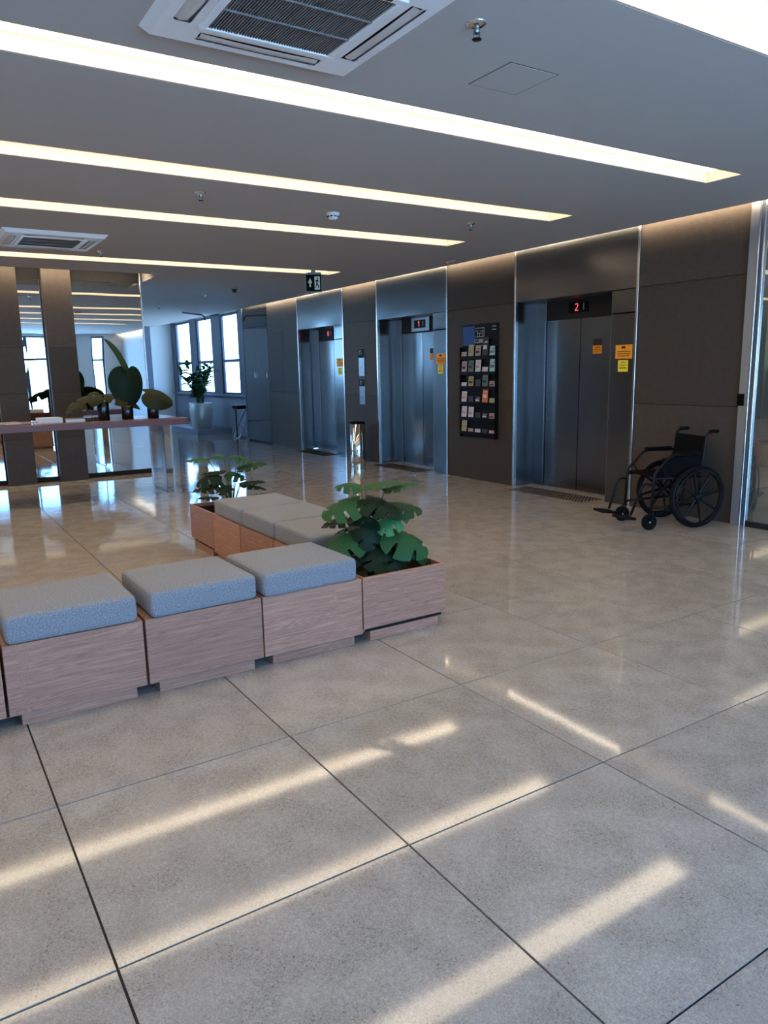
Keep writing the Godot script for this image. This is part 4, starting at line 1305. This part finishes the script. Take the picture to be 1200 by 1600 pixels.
func build_rack() -> void:
	var zc := -7.785
	var r := thing("leaflet_rack", "black wall rack of leaflets on the stone panel between two lifts", "leaflet rack", Vector3(XW, 0.58, zc), -PI / 2)
	var w := 0.73
	var h := 1.49
	build("back_panel", one(-w * 0.5, 0, 0, w * 0.5, h, 0.012, 0.002), M.rack, r)
	var lips := [0.055, 0.25, 0.455, 0.665, 0.855, 1.06]
	for y in lips:
		build("shelf", boxes([[-w * 0.5, y - 0.02, 0.012, w * 0.5, y - 0.012, 0.06], [-w * 0.5, y - 0.02, 0.058, w * 0.5, y + 0.022, 0.063]], 0.001), M.rack, r)
	build("side", one(-w * 0.5, 0, 0.012, -w * 0.5 + 0.006, 1.2, 0.063), M.rack, r)
	build("side", one(w * 0.5 - 0.006, 0, 0.012, w * 0.5, 1.2, 0.063), M.rack, r)
	build("blue_panel", one(-w * 0.5 + 0.01, 1.22, 0.012, -w * 0.5 + 0.26, 1.47, 0.0135), M.blue, r, "blue square at the top of the rack")
	build("logo", boxes([[-0.09, 1.435, 0.012, 0.085, 1.441, 0.0135], [-0.09, 1.325, 0.012, 0.085, 1.331, 0.0135], [-0.09, 1.215, 0.012, 0.085, 1.219, 0.0135], [0.08, 1.325, 0.012, 0.085, 1.441, 0.0135], [-0.09, 1.405, 0.012, -0.05, 1.410, 0.0135], [-0.055, 1.335, 0.012, -0.05, 1.410, 0.0135], [-0.055, 1.370, 0.012, 0.035, 1.375, 0.0135], [-0.01, 1.335, 0.012, -0.005, 1.375, 0.0135], [-0.005, 1.400, 0.012, 0.06, 1.405, 0.0135], [0.055, 1.335, 0.012, 0.06, 1.400, 0.0135]]), M.pale_ink, r)
	words("CLINIC", 0.052, M.pale_ink, r, Transform3D(Basis(), Vector3(0.0, 1.272, 0.0128)))
	build("print", boxes([[0.24, 1.445, 0.012, 0.32, 1.452, 0.0132], [0.24, 1.405, 0.012, 0.32, 1.412, 0.0132]]), M.pale_ink, r)
	# leaflets: row from the top, column from the left, height, width, colour, band colour
	var P := {"w": Color(0.78, 0.74, 0.72), "p": Color(0.68, 0.55, 0.53), "g": Color(0.60, 0.60, 0.46), "d": Color(0.16, 0.14, 0.15), "b": Color(0.62, 0.76, 0.78), "o": Color(0.80, 0.42, 0.16), "y": Color(0.62, 0.52, 0.22), "v": Color(0.35, 0.42, 0.35), "k": Color(0.22, 0.2, 0.24)}
	var names := {"w": "white", "p": "dusty pink", "g": "pale olive", "d": "dark", "b": "pale blue", "o": "orange", "y": "ochre", "v": "grey green", "k": "charcoal"}
	var cards := [
		[0, 0, 0.07, "p"], [0, 1, 0.16, "g"], [0, 2, 0.14, "p"], [0, 3, 0.245, "d"], [0, 4, 0.13, "b"],
		[1, 0, 0.15, "p"], [1, 1, 0.16, "v"], [1, 2, 0.165, "w"], [1, 3, 0.07, "w"], [1, 4, 0.17, "b"],
		[2, 0, 0.06, "w"], [2, 1, 0.14, "y"], [2, 2, 0.10, "k"], [2, 3, 0.16, "v"], [2, 4, 0.08, "p"],
		[3, 0, 0.15, "w"], [3, 1, 0.09, "k"], [3, 2, 0.09, "d"], [3, 3, 0.20, "o"], [3, 4, 0.07, "g"],
		[4, 0, 0.155, "w"], [4, 1, 0.15, "w"], [4, 2, 0.08, "k"], [4, 3, 0.08, "d"], [4, 4, 0.08, "p"],
		[5, 0, 0.17, "g"], [5, 1, 0.055, "p"], [5, 2, 0.055, "w"], [5, 3, 0.06, "k"], [5, 4, 0.05, "p"],
	]
	var rows := ["top", "second", "third", "fourth", "fifth", "bottom"]
	var cols := ["far left", "second from left", "middle", "second from right", "far right"]
	var mats := {}
	for k in P:
		mats[k] = mat(P[k], 0.45)
	var other := {"w": "p", "p": "d", "g": "y", "d": "w", "b": "v", "o": "w", "y": "d", "v": "d", "k": "d"}
	for c in cards:
		var y: float = 0.58 + lips[5 - c[0]] - 0.012
		var x: float = -0.29 + 0.145 * c[1]
		var ht: float = c[2] + 0.022
		var cw := 0.105
		var lf := thing("leaflet", "%s leaflet, %s, in the %s row of the black wall rack" % [names[c[3]], cols[c[1]], rows[c[0]]], "leaflet", Vector3(XW - 0.05, y, zc + x), -PI / 2, "leaflets in the wall rack")
		var lean := Basis(Vector3(1, 0, 0), -0.09)
		build("sheet", Shape.new().box(Vector3(-cw * 0.5, 0, -0.004), Vector3(cw * 0.5, ht, 0.004), 0.0008, Transform3D(lean, Vector3.ZERO)), mats[c[3]], lf)
		if ht > 0.1:
			build("print", boxes([[-cw * 0.4, ht * 0.42, 0.0035, cw * 0.3, ht * 0.62, 0.0046], [-cw * 0.2, ht * 0.74, 0.0035, cw * 0.4, ht * 0.80, 0.0046]]), mats[other[c[3]]], lf).transform = Transform3D(lean, Vector3.ZERO)


# ---------------------------------------------------------------- town seen through the far windows
func build_outside() -> void:
	var g := struct("ground", one(-200, -12.5, -200, 200, -12, 200), mat(Color(0.80, 0.84, 0.84), 0.9), "pale ground far below the windows")
	g.name = "ground"
	var pale := mat(Color(0.94, 0.94, 0.92), 0.8)
	var roof := mat(Color(0.66, 0.55, 0.48), 0.8)
	var dark := mat(Color(0.35, 0.42, 0.48), 0.3)
	var list := [[60.0, -158.0 + 40, 12.0, 9.5, 14.0, "pale low block seen small through the nearest far window"], [48.0, -104.0, 9.0, 12.5, 9.0, "pale tower block seen through the middle far window"], [95.0, -110.0, 16.0, 7.5, 12.0, "low roofed building behind the pale blocks outside"]]
	for b in list:
		var o := thing("building", b[5], "building", Vector3(b[0], -12, b[1]), 0.0, "town buildings outside the far windows")
		var w: float = b[2] * 0.5
		var d: float = b[4] * 0.5
		build("wall", one(-w, 0, -d, w, b[3], d, 0.05), pale, o)
		build("roof", one(-w - 0.4, b[3], -d - 0.4, w + 0.4, b[3] + 0.6, d + 0.4, 0.1), roof, o)
		for f in int(b[3] / 3.0):
			for k in 3:
				var x: float = -w * 0.66 + k * w * 0.66
				build("window", one(x - 0.7, 1.0 + f * 3.0, d - 0.05, x + 0.7, 2.4 + f * 3.0, d + 0.08, 0.02), dark, o)
				build("window", one(-w - 0.08, 1.0 + f * 3.0, -d * 0.66 + k * d * 0.66 - 0.7, -w + 0.05, 2.4 + f * 3.0, -d * 0.66 + k * d * 0.66 + 0.7, 0.02), dark, o)
